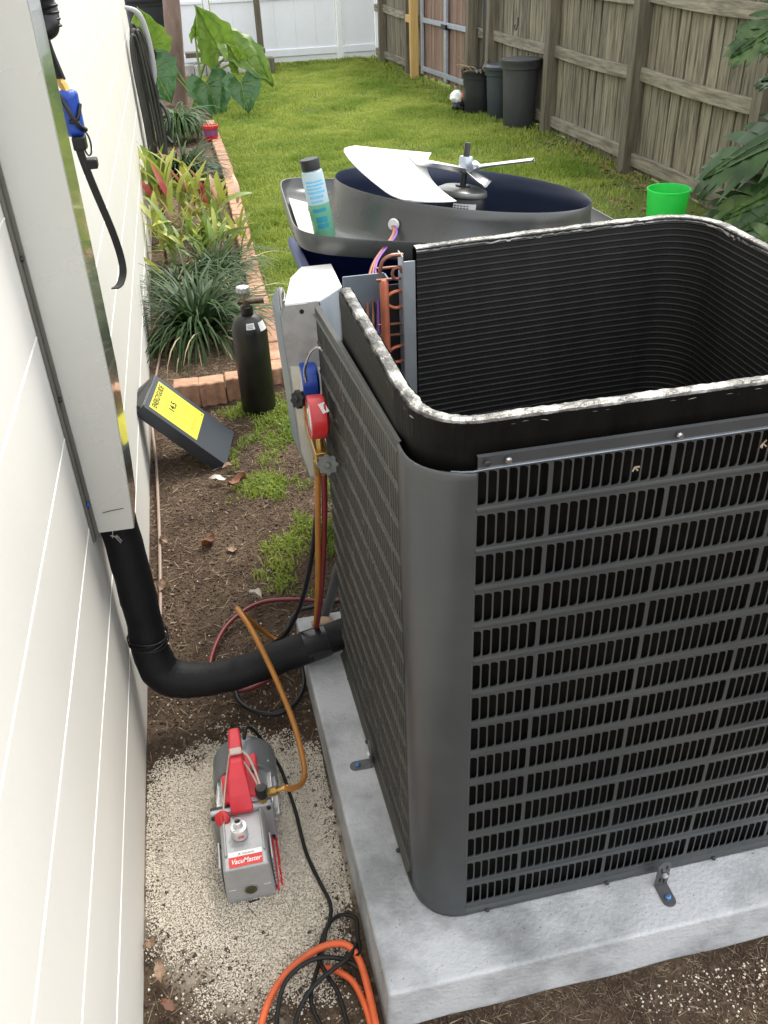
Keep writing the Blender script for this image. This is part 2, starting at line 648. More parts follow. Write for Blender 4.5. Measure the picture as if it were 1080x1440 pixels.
# straw, bark slivers and rootlets
SL = ([(-1, -.05, 0), (1, -.03, 0), (1, .03, .02), (-1, .05, .02), (0, 0, .1)], [(0, 1, 4), (1, 2, 4), (2, 3, 4), (3, 0, 4)])
P, S = [], []
for i in range(2100):
    x, y = rng.uniform(.005, .6), rng.uniform(.55, 3.25)
    if x > .40 and .74 < y < 1.76:
        continue
    if gmask(x, y) < 1.05 and rng.random() < .97:
        continue
    near = y < 1.0 or x < .1
    if not near and rng.random() < .35:
        continue
    P.append((x, y, gz(x, y)+.003+rng.random()*.004))
    S.append(rng.uniform(.006, .02))
for i in range(3800):
    x, y = rng.uniform(.42, 1.5), rng.uniform(.45, .75)
    P.append((x, y, gz(x, y)+.002+rng.random()*.003))
    S.append(rng.uniform(.003, .0095)*(1.8 if rng.random() < .05 else 1))
V, F = scatter(P, S, SL, 'flat')
fast_mesh('straw_litter', V, F, m_straw, kind='stuff')
P, S = [], []
for i in range(120):
    x, y = rng.uniform(.01, .42)**1.3*1.0, rng.uniform(.6, 3.2)
    if gmask(x, y) < 1.1 or (x > .39 and .74 < y < 1.76):
        continue
    P.append((x+.005, y, gz(x, y)+.002))
    S.append(rng.uniform(.004, .011))
CHP = ([(-1, -.3, 0), (.9, -.4, .1), (1, .3, .05), (-.8, .4, .12), (0, 0, .3)], [(0, 1, 4), (1, 2, 4), (2, 3, 4), (3, 0, 4)])
V, F = scatter(P, S, CHP, 'flat')
fast_mesh('bark_chips', V, F, M('bark_chip', (.09, .055, .035), .8, vs=30, col2=(.27, .19, .13), mix=(.42, .62)), kind='stuff')
# bed mulch
P, S = [], []
for i in range(9000):
    x, y = rng.uniform(.01, .52), rng.uniform(3.35, 9.2)
    P.append((x, y, gz(x, y)+.004))
    S.append(rng.uniform(.006, .022))
V, F = scatter(P, S, SL, 'flat')
fast_mesh('bed_mulch', V, F, m_straw, kind='stuff')

# ---- grass
def grass_mat():
    m = M('grass', (.16, .255, .03), .55, vs=1.3, col2=(.36, .42, .085), mix=(.34, .62), transl=.4, spec=.25, detail=8)
    return m
m_grass = grass_mat()
def blades(P, H, W):
    P = np.array(P)
    n = len(P)
    H = np.array(H)[:, None]
    W = np.array(W)[:, None]
    a = nr.uniform(0, 2*np.pi, n)
    d = np.stack([np.cos(a), np.sin(a), np.zeros(n)], 1)
    b = a+nr.uniform(.6, 2.5, n)
    l = np.stack([np.cos(b), np.sin(b), np.zeros(n)], 1)
    up = np.array([0, 0, 1.])
    lean = nr.uniform(.2, 1.0, (n, 1))
    p0 = P-d*W
    p1 = P+d*W
    p2 = P+d*W*.8+(up*.62+l*lean*.35)*H
    p3 = P-d*W*.8+(up*.62+l*lean*.35)*H
    p4 = P+(up*(1-.35*lean)+l*lean)*H
    V = np.stack([p0, p1, p2, p3, p4], 1).reshape(-1, 3)
    o = np.arange(n)*5
    F = np.concatenate([np.stack([o, o+1, o+2], 1), np.stack([o, o+2, o+3], 1), np.stack([o+3, o+2, o+4], 1)])
    return V, F
P, H, W = [], [], []
def lawn_ok(x, y):
    if y < 2.0 + .25*hnoise(x, y, 3, 5):
        return 0
    if x < .60:
        return 0
    e = x-.62
    d = 1.
    # bare patches
    d *= 1-.9*math.exp(-(((x-1.62)/.16)**2+((y-6.6)/.28)**2))
    d *= 1-.75*max(0, min(1, (hnoise(x, y, 1.7, 12)-.28)*5))
    fx = fence_x(y)
    if x > fx-.28+.12*hnoise(x, y, 3, 8):
        d *= .25
    if y < 6 and x > fx-.75+.2*hnoise(x, y, 3, 8):
        d *= .12
    return d
FP = [(0, 3.56), (8, 3.52), (9.6, 3.46), (10.3, 3.41), (11.7, 3.29), (14.2, 3.2)]
def fence_x(y):
    for (a, xa), (b, xb) in zip(FP, FP[1:]):
        if y <= b:
            return xa+(xb-xa)*(y-a)/(b-a)
    return FP[-1][1]
N = 0
while N < 330000:
    N += 1
    y = 2.0+12.0*rng.random()**1.55
    x = rng.uniform(.6, 3.55)
    if rng.random() < lawn_ok(x, y):
        pat = hnoise(x, y, 2.2, 6)
        k = 1+.10*(y-2)
        P.append((x, y, -.002))
        H.append(rng.uniform(.016, .048)*(1+.7*pat+.5*hnoise(x, y, 7, 3))*(1+.03*y))
        W.append(.0019*k)
# weedy grass in the side strip
for i in range(26000):
    x, y = rng.uniform(.13, .60), rng.uniform(1.95, 3.28)
    m_ = hnoise(x, y, 4.5, 9)+.55*hnoise(x, y, 14, 2)+.5*(y-2.75)+1.1*(x-.40)
    if x < .2:
        m_ -= .3
    if rng.random() < max(0, min(1, (m_+.02)*1.6)):
        P.append((x, y, gz(x, y)))
        H.append(rng.uniform(.012, .034))
        W.append(rng.uniform(.0014, .0028))
V, F = blades(P, H, W)
fast_mesh('lawn_grass', V, F, m_grass, kind='stuff')
# broad weed leaves among the grass of the side strip
LF = ([(0, 0, 0), (.5, .28, .15), (1, 0, .1), (.5, -.28, .15)], [(0, 1, 2), (0, 2, 3)])
P, S = [], []
for i in range(5200):
    x, y = rng.uniform(.13, .62), rng.uniform(1.95, 3.3)
    m_ = hnoise(x, y, 4.5, 9)+.55*hnoise(x, y, 14, 2)+.5*(y-2.75)+1.1*(x-.40)
    if rng.random() < max(0, min(1, (m_-.05)*1.4)):
        P.append((x, y, gz(x, y)+rng.uniform(.004, .02)))
        S.append(rng.uniform(.006, .014))
V, F = scatter(P, S, LF, 'flat')
fast_mesh('weed_leaves', V, F, M('weed', (.075, .13, .022), .5, vs=9, col2=(.14, .2, .05), mix=(.4, .6), transl=.25), kind='stuff')
# leaf litter along the fence foot and in the lawn
P, S = [], []
for i in range(420):
    y = rng.uniform(3.4, 7.5)
    x = fence_x(y)-abs(rng.gauss(0, .15))-.05
    if y < 5.6:
        x -= rng.random()*.5
    P.append((x, y, .012))
    S.append(rng.uniform(.02, .05))
LF2 = ([(0, 0, 0), (.5, .3, .2), (1, 0, .05), (.5, -.3, .12)], [(0, 1, 2), (0, 2, 3)])
V, F = scatter(P, S, LF2, 'flat')
fast_mesh('leaf_litter', V, F, m_dleafr, kind='stuff')

# ================================================================== house wall
wall = thing('house_wall', 'cream painted block wall of the house with raised white joint lines', 'wall', (0, 3.4, 0))
CH = .2032/1.0
z = -.2+.0
lev = [-.25]+[CH*k for k in range(1, 14)]
for k in range(len(lev)-1):
    mb = MB().box((-.2, -1.2, lev[k]+.0015), (0, 7.85, lev[k+1]-.0015))
    part('block_course', mb, m_wall, wall, bevel=.003)
    y0 = -1.2
    pts = []
    while y0 < 7.85:
        pts.append((-.0015+.0012*hnoise(y0, k, 4), y0, lev[k+1]+.0018*hnoise(y0, k, 1.7, 2)))
        y0 += .07
    mb = MB().tube(pts, .0028, 6)
    part('mortar_joint', mb, m_joint, wall, smooth=True)
mb = MB().box((-.16, 7.86, .0), (-.04, 7.96, 2.6))
part('corner_post', mb, M('brown_trim', (.09, .055, .04), .7), wall, bevel=.004)

# line set cover
cov = thing('line_set_cover', 'tall pale metal duct cover screwed to the house wall', 'duct cover', (.05, 1.6, .585))
mb = MB()
prof = [(.585, .082), (.66, .088), (.88, .101), (1.1, .104), (1.5, .108), (2.5, .108)]
vs, fs = [], []
for z, x in prof:
    vs += [(.004, 1.552, z), (x, 1.550, z), (x, 1.690, z), (.004, 1.690, z)]
for i in range(len(prof)-1):
    for k in (0, 2):
        a = i*4+k
        fs.append((a, a+1, a+5, a+4))
mb.add(vs, fs)
part('channel', mb, m_cover, cov, solid=.0016)
mb = MB()
vs = []
for z, x in prof:
    vs += [(x+.001, 1.5492, z+.001), (x+.0012, 1.6908, z+.0035)]
mb.add(vs, [(2*i, 2*i+1, 2*i+3, 2*i+2) for i in range(len(prof)-1)])
part('front_face', mb, M('shiny_cover_face', (.42, .44, .42), .13, .85, var=.05, vs=3, coat=.6), cov, solid=.0014)
mb = MB().box((.0008, 1.533, .575), (.006, 1.549, 2.5))
mb.box((.0062, 1.546, .575), (.013, 1.5495, 2.5))
part('mounting_flange', mb, m_flange, cov, bevel=.0006)
for z in (.66, .89, 1.15, 1.5):
    mb = MB().lathe([(.0001, .0), (.005, .001), (.005, .004), (.003, .0055)], 8, axis((.006, 1.541, z), (1, 0, 0)))
    part('screw', mb, m_bluep if z == .66 else m_dark, cov)
mb = MB().tube([(.03+.0, 1.5488, .632), (.045, 1.5488, .634), (.072, 1.5488, .636)], .0008, 4)
part('scratch_mark', mb, m_dark, cov)

# insulated pipe
pipe = thing('insulated_line_set', 'thick black foam insulated pipe bending from the wall duct to the unit', 'pipe', (.06, 1.6, .17))
pts = [(.046, 1.615, .70), (.046, 1.610, .58), (.050, 1.60, .40), (.050, 1.60, .29), (.052, 1.590, .195), (.078, 1.576, .142), (.16, 1.564, .124), (.26, 1.566, .130), (.36, 1.582, .142), (.415, 1.590, .148)]
mb = MB().tube(pts, [.039, .039, .040, .040, .044, .045, .040, .038, .038, .0385], 20, smooth=8)
for i, v in enumerate(mb.v):
    q = Vector(v)
    n_ = noise.noise(q*16)*.0028+noise.noise(q*45)*.0010
    mb.v[i] = (v[0]+n_, v[1]+n_, v[2]+n_)
part('foam_sleeve', mb, m_foam, pipe, smooth=True)
for dz in (0, .006, .013, .019):
    mb = MB().tube([(.050+.0455*math.cos(a), 1.598+.0455*math.sin(a), .245+dz+.004*math.sin(a*2+dz*300)) for a in [i*math.pi/10 for i in range(20)]], .0016, 5, closed=True)
    part('tape_ridge', mb, m_black, pipe, smooth=True)
mb = MB().tube([(.40, 1.588, .147), (.445, 1.596, .15), (.46, 1.598, .152)], [.0405, .0400, .039], 20)
part('tape_wrap', mb, M('glossy_tape', (.012, .012, .013), .22, var=.3), pipe, smooth=True)
mb = MB().tube([(.455, 1.598, .152), (.50, 1.606, .157), (.56, 1.615, .16)], .037, 20)
part('inner_sleeve', mb, m_foam, pipe, smooth=True)
mb = MB()
for q in range(4):
    a = rng.uniform(0, 6.28)
    mb.box((-.006, -.001, -.0008), (.012, .001, .0008), Matrix.Translation((.03+.03*rng.random(), 1.60-.044, .56+.015*rng.random())) @ Matrix.Rotation(a, 4, 'Y'))
part('tape_flap', mb, m_galv, pipe)

# thin tan cable along the wall base
pts = [(.075, 5.1, .06), (.06, 4.5, .06), (.066, 4.0, .05), (.03, 3.5, .05), (.014, 3.15, .04), (.026, 2.85, .02), (.034, 2.5, .015), (.037, 2.2, .012), (.036, 1.95, .012), (.03, 1.82, .05), (.02, 1.78, .12)]
mb = MB().tube(pts, .005, 8, smooth=6)
o = part('thin_cable', mb, M('tan_cable', (.26, .19, .15), .5), smooth=True, org=(.034, 2.5, 0))
tag(o, 'thin tan cable running on the soil along the foot of the white wall', 'cable')

# ================================================================== concrete pad
mb = MB()
pl = [(.425, .758), (.398, 1.76), (1.62, 1.76), (1.62, .758)]
bt = [(.411, .750), (.392, 1.765), (1.63, 1.765), (1.63, .748)]
n_ = 24
vsx = [(x, y, -.06) for x, y in bt]+[(x, y, .1) for x, y in pl]
mb.hexa([vsx[3], vsx[2], vsx[1], vsx[0], vsx[7], vsx[6], vsx[5], vsx[4]])
o = part('concrete_pad', mb, m_conc, bevel=.006, org=(.9, 1.25, 0), bseg=3)
tag(o, 'grey concrete equipment pad under the condenser unit', 'concrete pad')

P, S = [], []
for i in range(260):
    x, y = rng.uniform(.415, 1.5), rng.uniform(.765, .86)
    if rng.random() < .45:
        x, y = rng.uniform(.412, .50), rng.uniform(.8, 1.7)
    P.append((x, y, .1006))
    S.append(rng.uniform(.0003, .0011))
V, F = scatter(P, S, OCT)
fast_mesh('pad_grit', V, F, m_crumb, kind='stuff')

# ================================================================== condenser
X0, X1, Y0, Y1, ZB, ZT = .505, 1.300, .868, 1.62, .100, 1.036
RC = .085
unit = thing('condenser_unit', 'large dark grey air conditioner condenser opened up on the concrete pad', 'air conditioner', (.9, 1.24, ZB))
def arc(cx, cy, r, a0, a1, n):
    return [(cx+r*math.cos(R(a0+(a1-a0)*i/n)), cy+r*math.sin(R(a0+(a1-a0)*i/n))) for i in range(n+1)]
def strip(mb, path, z0, z1, off=0., n_out=None):
    vs = []
    for (x, y) in path:
        vs += [(x, y, z0), (x, y, z1)]
    fs = [(2*i, 2*i+2, 2*i+3, 2*i+1) for i in range(len(path)-1)]
    mb.add(vs, fs)
def rows():
    out = []
    for k in range(14):
        t = 1.033-.0655*k if False else None
    tops = [1.033, .969, .906, .841, .776, .712, .647, .583, .517, .451, .384, .316, .249, .181]
    return [(t-.049, t) for t in tops]
ROWS = rows()
def louver_row(fn, s0, s1, zb, zt, zlo, zhi, first=7, grp=12, pitch=.01335, mgap=.004, closed=False):
    """fn(s, z, d) -> world; rectangular region s0..s1, z zlo..zhi with D-shaped slots"""
    mb = MB()
    fins = MB()
    s = s0
    k = 0
    cnt = first
    r = .0052
    while s+pitch <= s1+1e-6:
        wdt = pitch
        gap = .0024
        last = (k+1 == cnt)
        if last:
            wdt = pitch+mgap
        if s+wdt > s1:
            break
        xa, xb = s, s+wdt
        h0, h1 = s+gap*.5, s+pitch-gap*.5
        b, t = zb, zt
        H = [(h0, b), (h0, t), (h1-r, t), (h1-.3*r, t-.3*r), (h1, t-r), (h1, b+r), (h1-.3*r, b+.3*r), (h1-r, b)]
        O = [(xa, zlo), (xa, zhi), (h1-r, zhi), (xb, zhi), (xb, t-r), (xb, b+r), (xb, zlo), (h1-r, zlo)]
        Om = [(xa, zb-.003), (xa, zt+.003), (h1-r, zt+.003), (xb, zt+.003), (xb, t-r), (xb, b+r), (xb, zb-.003), (h1-r, zb-.003)]
        vs = [fn(p[0], p[1], 0) for p in H]+[fn(p[0], p[1], 0) for p in Om]
        # lip turned inward round each slot
        vs += [fn(p[0]+(.0002 if closed else .0006), p[1], -.0006 if closed else -.0022) for p in H]
        fs = [(8+i, 8+(i+1) % 8, (i+1) % 8, i) for i in range(8)]
        fs += [(i, (i+1) % 8, 16+(i+1) % 8, 16+i) for i in range(8)]
        mb.add(vs, fs)
        # ridge bands above and below
        for z0_, z1_ in ((zlo, zb-.003), (zt+.003, zhi)):
            zz = [z0_, z0_+(z1_-z0_)*.5, z1_]
            dd = [.0010, .0006, 0] if z0_ == zlo else [0, .0006, .0010]
            v2 = []
            for q in range(3):
                v2 += [fn(xa, zz[q], dd[q]), fn(xb, zz[q], dd[q])]
            mb.add(v2, [(0, 1, 3, 2), (2, 3, 5, 4)])
        if closed:
            mb.add([fn(p[0]+.0002, p[1], -.0006) for p in H], [tuple(range(8))])
            s += wdt
            k += 1
            if last:
                k = 0
                cnt = grp
            continue
        # slat turned inward from the left side of the slot
        mb.add([fn(h0, b, -.001), fn(h0, t, -.001), fn(h0+.0001, t-.002, -.004), fn(h0+.0001, b+.002, -.004)], [(0, 1, 2, 3)])
        s += wdt
        k += 1
        if last:
            k = 0
            cnt = grp
    # closing strip
    zz = [zlo, zb-.003, zt+.003, zhi]
    dd = [.0010, 0, 0, .0010]
    v2 = []
    for q in range(4):
        v2 += [fn(s, zz[q], dd[q]), fn(s1, zz[q], dd[q])]
    mb.add(v2, [(0, 1, 3, 2), (2, 3, 5, 4), (4, 5, 7, 6)])
    return mb
def seg_bounds(i):
    zlo = (ROWS[i][0]+ROWS[i+1][1])/2 if i < 13 else ROWS[13][0]-.006
    zhi = (ROWS[i][1]+ROWS[i-1][0])/2 if i else ROWS[0][1]+.003
    return zlo, zhi
def panel(name, fn, s1, mat, first, label=None, closed=False, ztop=0., rdg=1.):
    """one louvred side: rows, plus head and foot bands"""
    root = None
    mb = MB()
    zb = ROWS[13][0]-.006
    v = []
    for z, d in ((zb, .0010), (.118, .001), (.112, .004), (.103, .004)):
        v += [fn(0, z, d), fn(s1, z, d)]
    mb.add(v, [(0, 1, 3, 2), (2, 3, 5, 4), (4, 5, 7, 6)])
    foot = mb
    mb = MB()
    v = []
    for z, d in ((ROWS[0][1]+.003, .0010), (1.0370, .0022), (1.0380, .0026), (1.0395, .0004), (1.054, .0004), (1.0555, -.004)):
        v += [fn(0.0, z, d), fn(s1, z, d)]
    mb.add(v, [(2*i, 2*i+1, 2*i+3, 2*i+2) for i in range(5)])
    root = part(name, mb, mat, unit, label=label, weld=True)
    part('foot_rail', foot, mat, root)
    for i in range(14):
        zlo, zhi = seg_bounds(i)
        mbr = louver_row(fn, 0, s1, *ROWS[i], zlo, zhi, first=first, closed=closed)
        part('louver_row', mbr, mat, root)
    return root
fl = lambda s, z, d: (.5905+s, Y0-d, z)
front = panel('front_panel', fl, 1.21-.5905, m_grey, 7)
part('bent_edge_highlight', MB().tube([(.560, Y0+.010, 1.0335), (.572, Y0+.004, 1.0342), (.585, Y0-.0008, 1.0355), (.60, Y0-.0024, 1.0375), (.8, Y0-.0026, 1.0378), (1.21, Y0-.0026, 1.0378)], .0011, 8), M('edge_highlight', (.22, .25, .29), .25, .5, var=.2, vs=30), front, smooth=True)  # tube along the bent edge, its bright highlight put into a lighter colour
# left side panel, slightly sprung outwards at the top
def lf(s, z, d):
    y = 1.585-s
    lean = .012*max(0, (z-.5))/.5*(s/.62)*0
    x = .4955+(.5145-.4955)*(s/.62)-lean
    t = s/.62
    z = .103+(z-.103)*((.895+.038*t)/.953)
    return (x-d*(2.2 if z < 1.0 else 1), y, z)
left = panel('side_panel', lf, .62, m_olive, 5, closed=True)
mb = MB()
for i in range(15):
    zz = seg_bounds(i)[1] if i < 14 else seg_bounds(13)[0]
    s_ = rng.uniform(0, .05)
    while s_ < .60:
        l_ = rng.uniform(.02, .16)
        e_ = min(.615, s_+l_)
        mb.tube([lf(s_+(e_-s_)*q/4, zz+rng.uniform(-.0006, .0006), .0012) for q in range(5)], .0006, 5)
        s_ = e_+rng.uniform(.005, .07)
for q in range(26):
    s_, zz = rng.uniform(.05, .5), rng.uniform(.55, 1.02)
    a_ = rng.uniform(.006, .02)
    mb.tube([lf(s_, zz, .0012), lf(s_+a_, zz-rng.uniform(.0, .012), .0012)], .0005, 4)
part('scuff_marks', mb, M('scuff', (.15, .145, .125), .6, var=.3, vs=50), left, kind='stuff')
rf = lambda s, z, d: (X1+d, .955+s, z)
right = panel('side_panel', rf, .58, m_grey, 7)
bk = lambda s, z, d: (1.215-s, Y1+d, z)
back = panel('back_panel', bk, .50, m_grey, 7)
# rounded corner sheets
mb = MB()
def corner(cx, cy, a0, a1, ext0, ext1, r=RC):
    pts = [ext0]+arc(cx, cy, r, a0, a1, 10)+[ext1]
    vs, fs = [], []
    zl = [.103, .112, .118, .125, 1.020, 1.030, 1.034]
    of = [.0035, .0035, .001, 0, 0, .0008, -.002]
    for i, (x, y) in enumerate(pts):
        nx, ny_ = x-cx, y-cy
        if i == 0:
            nx, ny_ = pts[1][0]-cx, pts[1][1]-cy
        if i == len(pts)-1:
            nx, ny_ = pts[-2][0]-cx, pts[-2][1]-cy
        l = math.hypot(nx, ny_)
        for z, o_ in zip(zl, of):
            vs.append((x+nx/l*o_, y+ny_/l*o_, z))
    k = len(zl)
    for i in range(len(pts)-1):
        for j in range(k-1):
            fs.append((i*k+j, (i+1)*k+j, (i+1)*k+j+1, i*k+j+1))
    return vs, fs
mb.add(*corner(.5885, .943, 180, 270, (.5135, .965), (.5903, .868), r=.075))
part('corner_sheet', mb, m_grey, unit, smooth=True, solid=.0012)
mb = MB()
mb.add(*corner(1.215, .953, 270, 360, (1.205, .868), (1.30, .96)))
part('corner_sheet', mb, m_grey, unit, smooth=True, solid=.0012)
mb = MB()
mb.add(*corner(1.215, 1.535, 0, 90, (1.30, 1.53), (1.21, 1.62)))
part('corner_sheet', mb, m_grey, unit, smooth=True, solid=.0012)
# seam post between left panel and corner
mb = MB().box((.5128, .963, .103), (.5178, .969, 1.03))
part('seam_strip', mb, m_dark, unit)
# bolts along foot and head
for (x, y, z, dx, dy) in [(.63, Y0, .107, 0, -1), (.86, Y0, .107, 0, -1), (1.075, Y0, .107, 0, -1), (.601, Y0, 1.047, 0, -1), (.628, Y0, 1.047, 0, -1), (.852, Y0, 1.047, 0, -1), (1.08, Y0, 1.047, 0, -1),
                          (.506, 1.02, .107, -1, 0), (.501, 1.30, .107, -1, 0), (.497, 1.5, .107, -1, 0)]:
    mb = MB().lathe([(.0045, 0), (.0045, .003), (.003, .006), (.0001, .006)], 8, axis((x+dx*.003, y+dy*.003, z), (dx, dy, 0)))
    part('bolt', mb, m_dark if z < .2 or x < .62 else m_chrome, unit)
# base pan
mb = MB()
path = [(.50, 1.60)]+arc(.59, .955, .083, 180, 270, 6)+arc(1.215, .955, .083, 270, 360, 6)+arc(1.215, 1.535, .083, 0, 90, 6)
mb.prism(path, .012, Matrix.Translation((0, 0, .100)))
part('base_pan', mb, m_dark, unit)

# coil: wraps round from the left side to the back
co = .012
cpath = [(X0+co-.003, 1.385), (X0+co, 1.2), (X0+co+.002, 1.0)] + arc(X0+co+.085, Y0+co+.078, .078, 180, 270, 10)
cpath += [(.72, Y0+co), (.86, Y0+co), (1.0, Y0+co), (1.12, Y0+co)]+arc(X1-co-.08, Y0+co+.08, .08, 270, 360, 10)
cpath += [(X1-co, 1.1), (X1-co, 1.3), (X1-co, 1.45)]+arc(X1-co-.10, Y1-co-.10, .10, 0, 90, 10)
cpath += [(1.08, Y1-co-.002), (.94, Y1-co-.012), (.82, Y1-co-.02), (.685, Y1-co-.032)]
# resample
cp = [Vector((x, y, 0)) for x, y in cpath]
dense = []
for a_, b_ in zip(cp, cp[1:]):
    k = max(1, int((b_-a_).length/.012))
    for i in range(k):
        dense.append(a_.lerp(b_, i/k))
dense.append(cp[-1])
nrm = []
for i in range(len(dense)):
    t = dense[min(i+1, len(dense)-1)]-dense[max(i-1, 0)]
    nrm.append(Vector((-t.y, t.x, 0)).normalized())   # to the left of travel = inside
TH = .021
ZC0, ZC1 = .115, 1.094
def coil_face(off, sign, zs, ds):
    mb = MB()
    n = len(dense)
    vs = []
    for i in range(n):
        for z, d in zip(zs, ds):
            p = dense[i]+nrm[i]*(off+sign*d)
            vs.append((p.x, p.y, z))
    k = len(zs)
    fs = [(i*k+j, (i+1)*k+j, (i+1)*k+j+1, i*k+j+1) for i in range(n-1) for j in range(k-1)]
    return mb.add(vs, fs)
PT = .0127
zs, ds = [], []
z = ZC0
while z < ZC1-PT:
    zs += [z, z+PT*.25, z+PT*.42, z+PT*.60]
    ds += [0, .0, .0014, 0]
    z += PT
zs.append(ZC1)
ds.append(0)
coil = part('coil', coil_face(TH, 1, zs, ds), m_coil, unit)
part('coil_face', coil_face(0, -1, [ZC0, ZC0+.3, ZC0+.6, ZC1-.04, ZC1-.03, ZC1], [0, 0, 0, 0, .001, .0015]), m_coilout, coil)
# end caps
# tube glints on the inner face: thin lines
mb = MB()
z = ZC0+PT*.42
k_ = 0
n = len(dense)
while z < ZC1-.01:
    vs, fs = [], []
    for i in range(0, n):
        p = dense[i]+nrm[i]*(TH+.0016)
        jit = .0004*hnoise(i*.3, k_, 1)
        vs += [(p.x, p.y, z-.0005+jit), (p.x, p.y, z+.0005+jit)]
    mb.add(vs, [(2*i, 2*i+2, 2*i+3, 2*i+1) for i in range(n-1)])
    z += PT
    k_ += 1
part('tube_row', mb, M('tube_glint', (.018, .018, .018), .5, .2, var=.5, vs=6), coil, kind='stuff')
# torn silvery rim
mb = MB()
dd = []
for a_, b_ in zip(dense, dense[1:]):
    for i in range(4):
        dd.append(a_.lerp(b_, i/4))
dd.append(dense[-1])
nn = []
for i in range(len(dd)):
    t = dd[min(i+3, len(dd)-1)]-dd[max(i-3, 0)]
    nn.append(Vector((-t.y, t.x, 0)).normalized())
vs, fs = [], []
K = 7
for i, p in enumerate(dd):
    big = max(0, hnoise(i*.05, 0, 1, 4))*.010
    # far right side is bent more
    for j in range(K):
        u = j/(K-1)
        z = ZC1+.0032*math.sin(u*math.pi)+.0011*hnoise(i*.35, j, 1.1, 2)+.0016*hnoise(i*.07, j*.2, 1, 3)
        if j in (0, K-1):
            z = ZC1-.005-.006*max(0, hnoise(i*.12, j, 1, 5))-(big if hnoise(i*.3, j, 1, 8) > 0 else 0)
        off = -.0012+u*(TH+.0024)+.0012*hnoise(i*.25, j, 1, 7)
        q = p+nn[i]*off
        vs.append((q.x, q.y, z))
for i in range(len(dd)-1):
    for j in range(K-1):
        fs.append((i*K+j, i*K+j+1, (i+1)*K+j+1, (i+1)*K+j))
mb.add(vs, fs)
part('coil_rim', mb, m_rim, coil, label='torn silvery upper edge of the coil')
# thin fin slats showing at the right inner corner
# coil end plate at the back left
pe = dense[-1]
mb = MB().box((pe.x-.024, pe.y-.026, .12), (pe.x-.002, pe.y-.0245, 1.075))
mb.box((pe.x-.026, pe.y-.026, .12), (pe.x-.024, pe.y+.012, 1.085))
part('coil_end_plate', mb, m_alu, unit, bevel=.0006)
ps = dense[0]
mb = MB().box((ps.x-.002, ps.y, .12), (ps.x+.026, ps.y+.0015, 1.085))
part('coil_end_plate', mb, m_galv, unit)
# return bends and header
hx = pe.x-.027
PB = .0222
for k in range(42):
    z = 1.06-PB*k
    if z < .55:
        break
    if k % 5 in (0, 1):
        mb = MB().tube([(hx+.004, pe.y-.006, z), (hx-.045, pe.y-.004, z)], .0026, 7)
        part('feeder_stub', mb, m_copperd, unit, smooth=True)
    elif k % 5 == 2:
        mb = MB().tube([(hx+.004, pe.y-.010, z), (hx-.014, pe.y-.014, z), (hx-.027, pe.y-.015, z-PB*.35), (hx-.027, pe.y-.015, z-PB*1.0), (hx-.014, pe.y-.014, z-PB*1.4), (hx+.004, pe.y-.010, z-PB*1.4)], .0034, 8, smooth=4)
        part('return_bend', mb, m_copper, unit, smooth=True)
mb = MB().tube([(.624, 1.555, .20), (.624, 1.555, 1.035), (.624, 1.555, 1.043)], [.0085, .0085, .005], 14)
part('header_tube', mb, m_copper, unit, smooth=True)
mb = MB().tube([(.600, 1.56, .30), (.600, 1.56, .80), (.600, 1.56, .83)], [.006, .006, .004], 10)
mb.tube([(.607, 1.56, .80), (.63, 1.557, .80)], .002, 6)
part('liquid_tube', mb, m_copper, unit, smooth=True)
mb = MB().tube([(hx+.006, pe.y-.008, 1.082), (hx-.018, pe.y-.012, 1.084), (hx-.034, pe.y-.012, 1.074), (hx-.040, pe.y-.012, 1.05)], .0038, 8, smooth=5)
mb.tube([(hx-.008+.009*math.cos(a), pe.y-.018, 1.052+.011*math.sin(a)) for a in [i*math.pi/8 for i in range(14)]], .003, 7)
part('top_return_bend', mb, m_copperd, unit, smooth=True)
# compartment bulkhead
mb = MB().box((.558, 1.628, .12), (.640, 1.631, 1.032))
mb.box((.640, 1.60, .12), (.643, 1.631, 1.03))
part('bulkhead', mb, m_bluegr, unit, bevel=.001)
mb = MB().box((.636, 1.59, .12), (.668, 1.592, 1.02))
part('compartment_plate', mb, m_dark, unit)
# control box hanging out at the corner
mb = MB()
x0, x1, y0, y1, z0, z1 = .430, .560, 1.60, 1.80, .61, 1.00
f = [(x0+.012, z1-.0), (x0, z1-.025), (x0+.012, z0+.06), (x0+.028, z0), (.505, z0), (.505, z1)]
vs = [(x, y0, z) for x, z in f]
mb.add(vs, [tuple(range(6))])
part('control_box_plate', mb, m_galv, unit, solid=.0015)
mb = MB()
vs = [(x, y0+.001, z) for x, z in f[:4]]+[(x-.006, y0+.10, z) for x, z in f[:4]]
mb.add(vs, [(0, 1, 5, 4), (1, 2, 6, 5), (2, 3, 7, 6)])
part('control_box_side', mb, m_bluegr, unit, solid=.0015)
mb = MB()
poly = [(.441, 1.599), (.470, 1.74), (.500, 1.80), (.562, 1.80), (.560, 1.66), (.535, 1.63), (.508, 1.60)]
mb.add([(x, y, 1.002+.01*(y-1.6)) for x, y in poly]+[(x, y, .998) for x, y in poly], [tuple(range(7))]+[(i, (i+1) % 7, 7+(i+1) % 7, 7+i) for i in range(7)])
part('control_box_lid', mb, m_white, unit, bevel=.003, solid=.001)
mb = MB()
mb.add([(.508, 1.601, .62), (.535, 1.63, .62), (.560, 1.66, .62), (.560, 1.66, 1.0), (.535, 1.63, 1.0), (.508, 1.601, 1.0)], [(0, 1, 4, 5), (1, 2, 3, 4)])
part('control_box_inner', mb, M('pale_sheet', (.55, .62, .68), .4, .3), unit, solid=.001)
mb = MB()
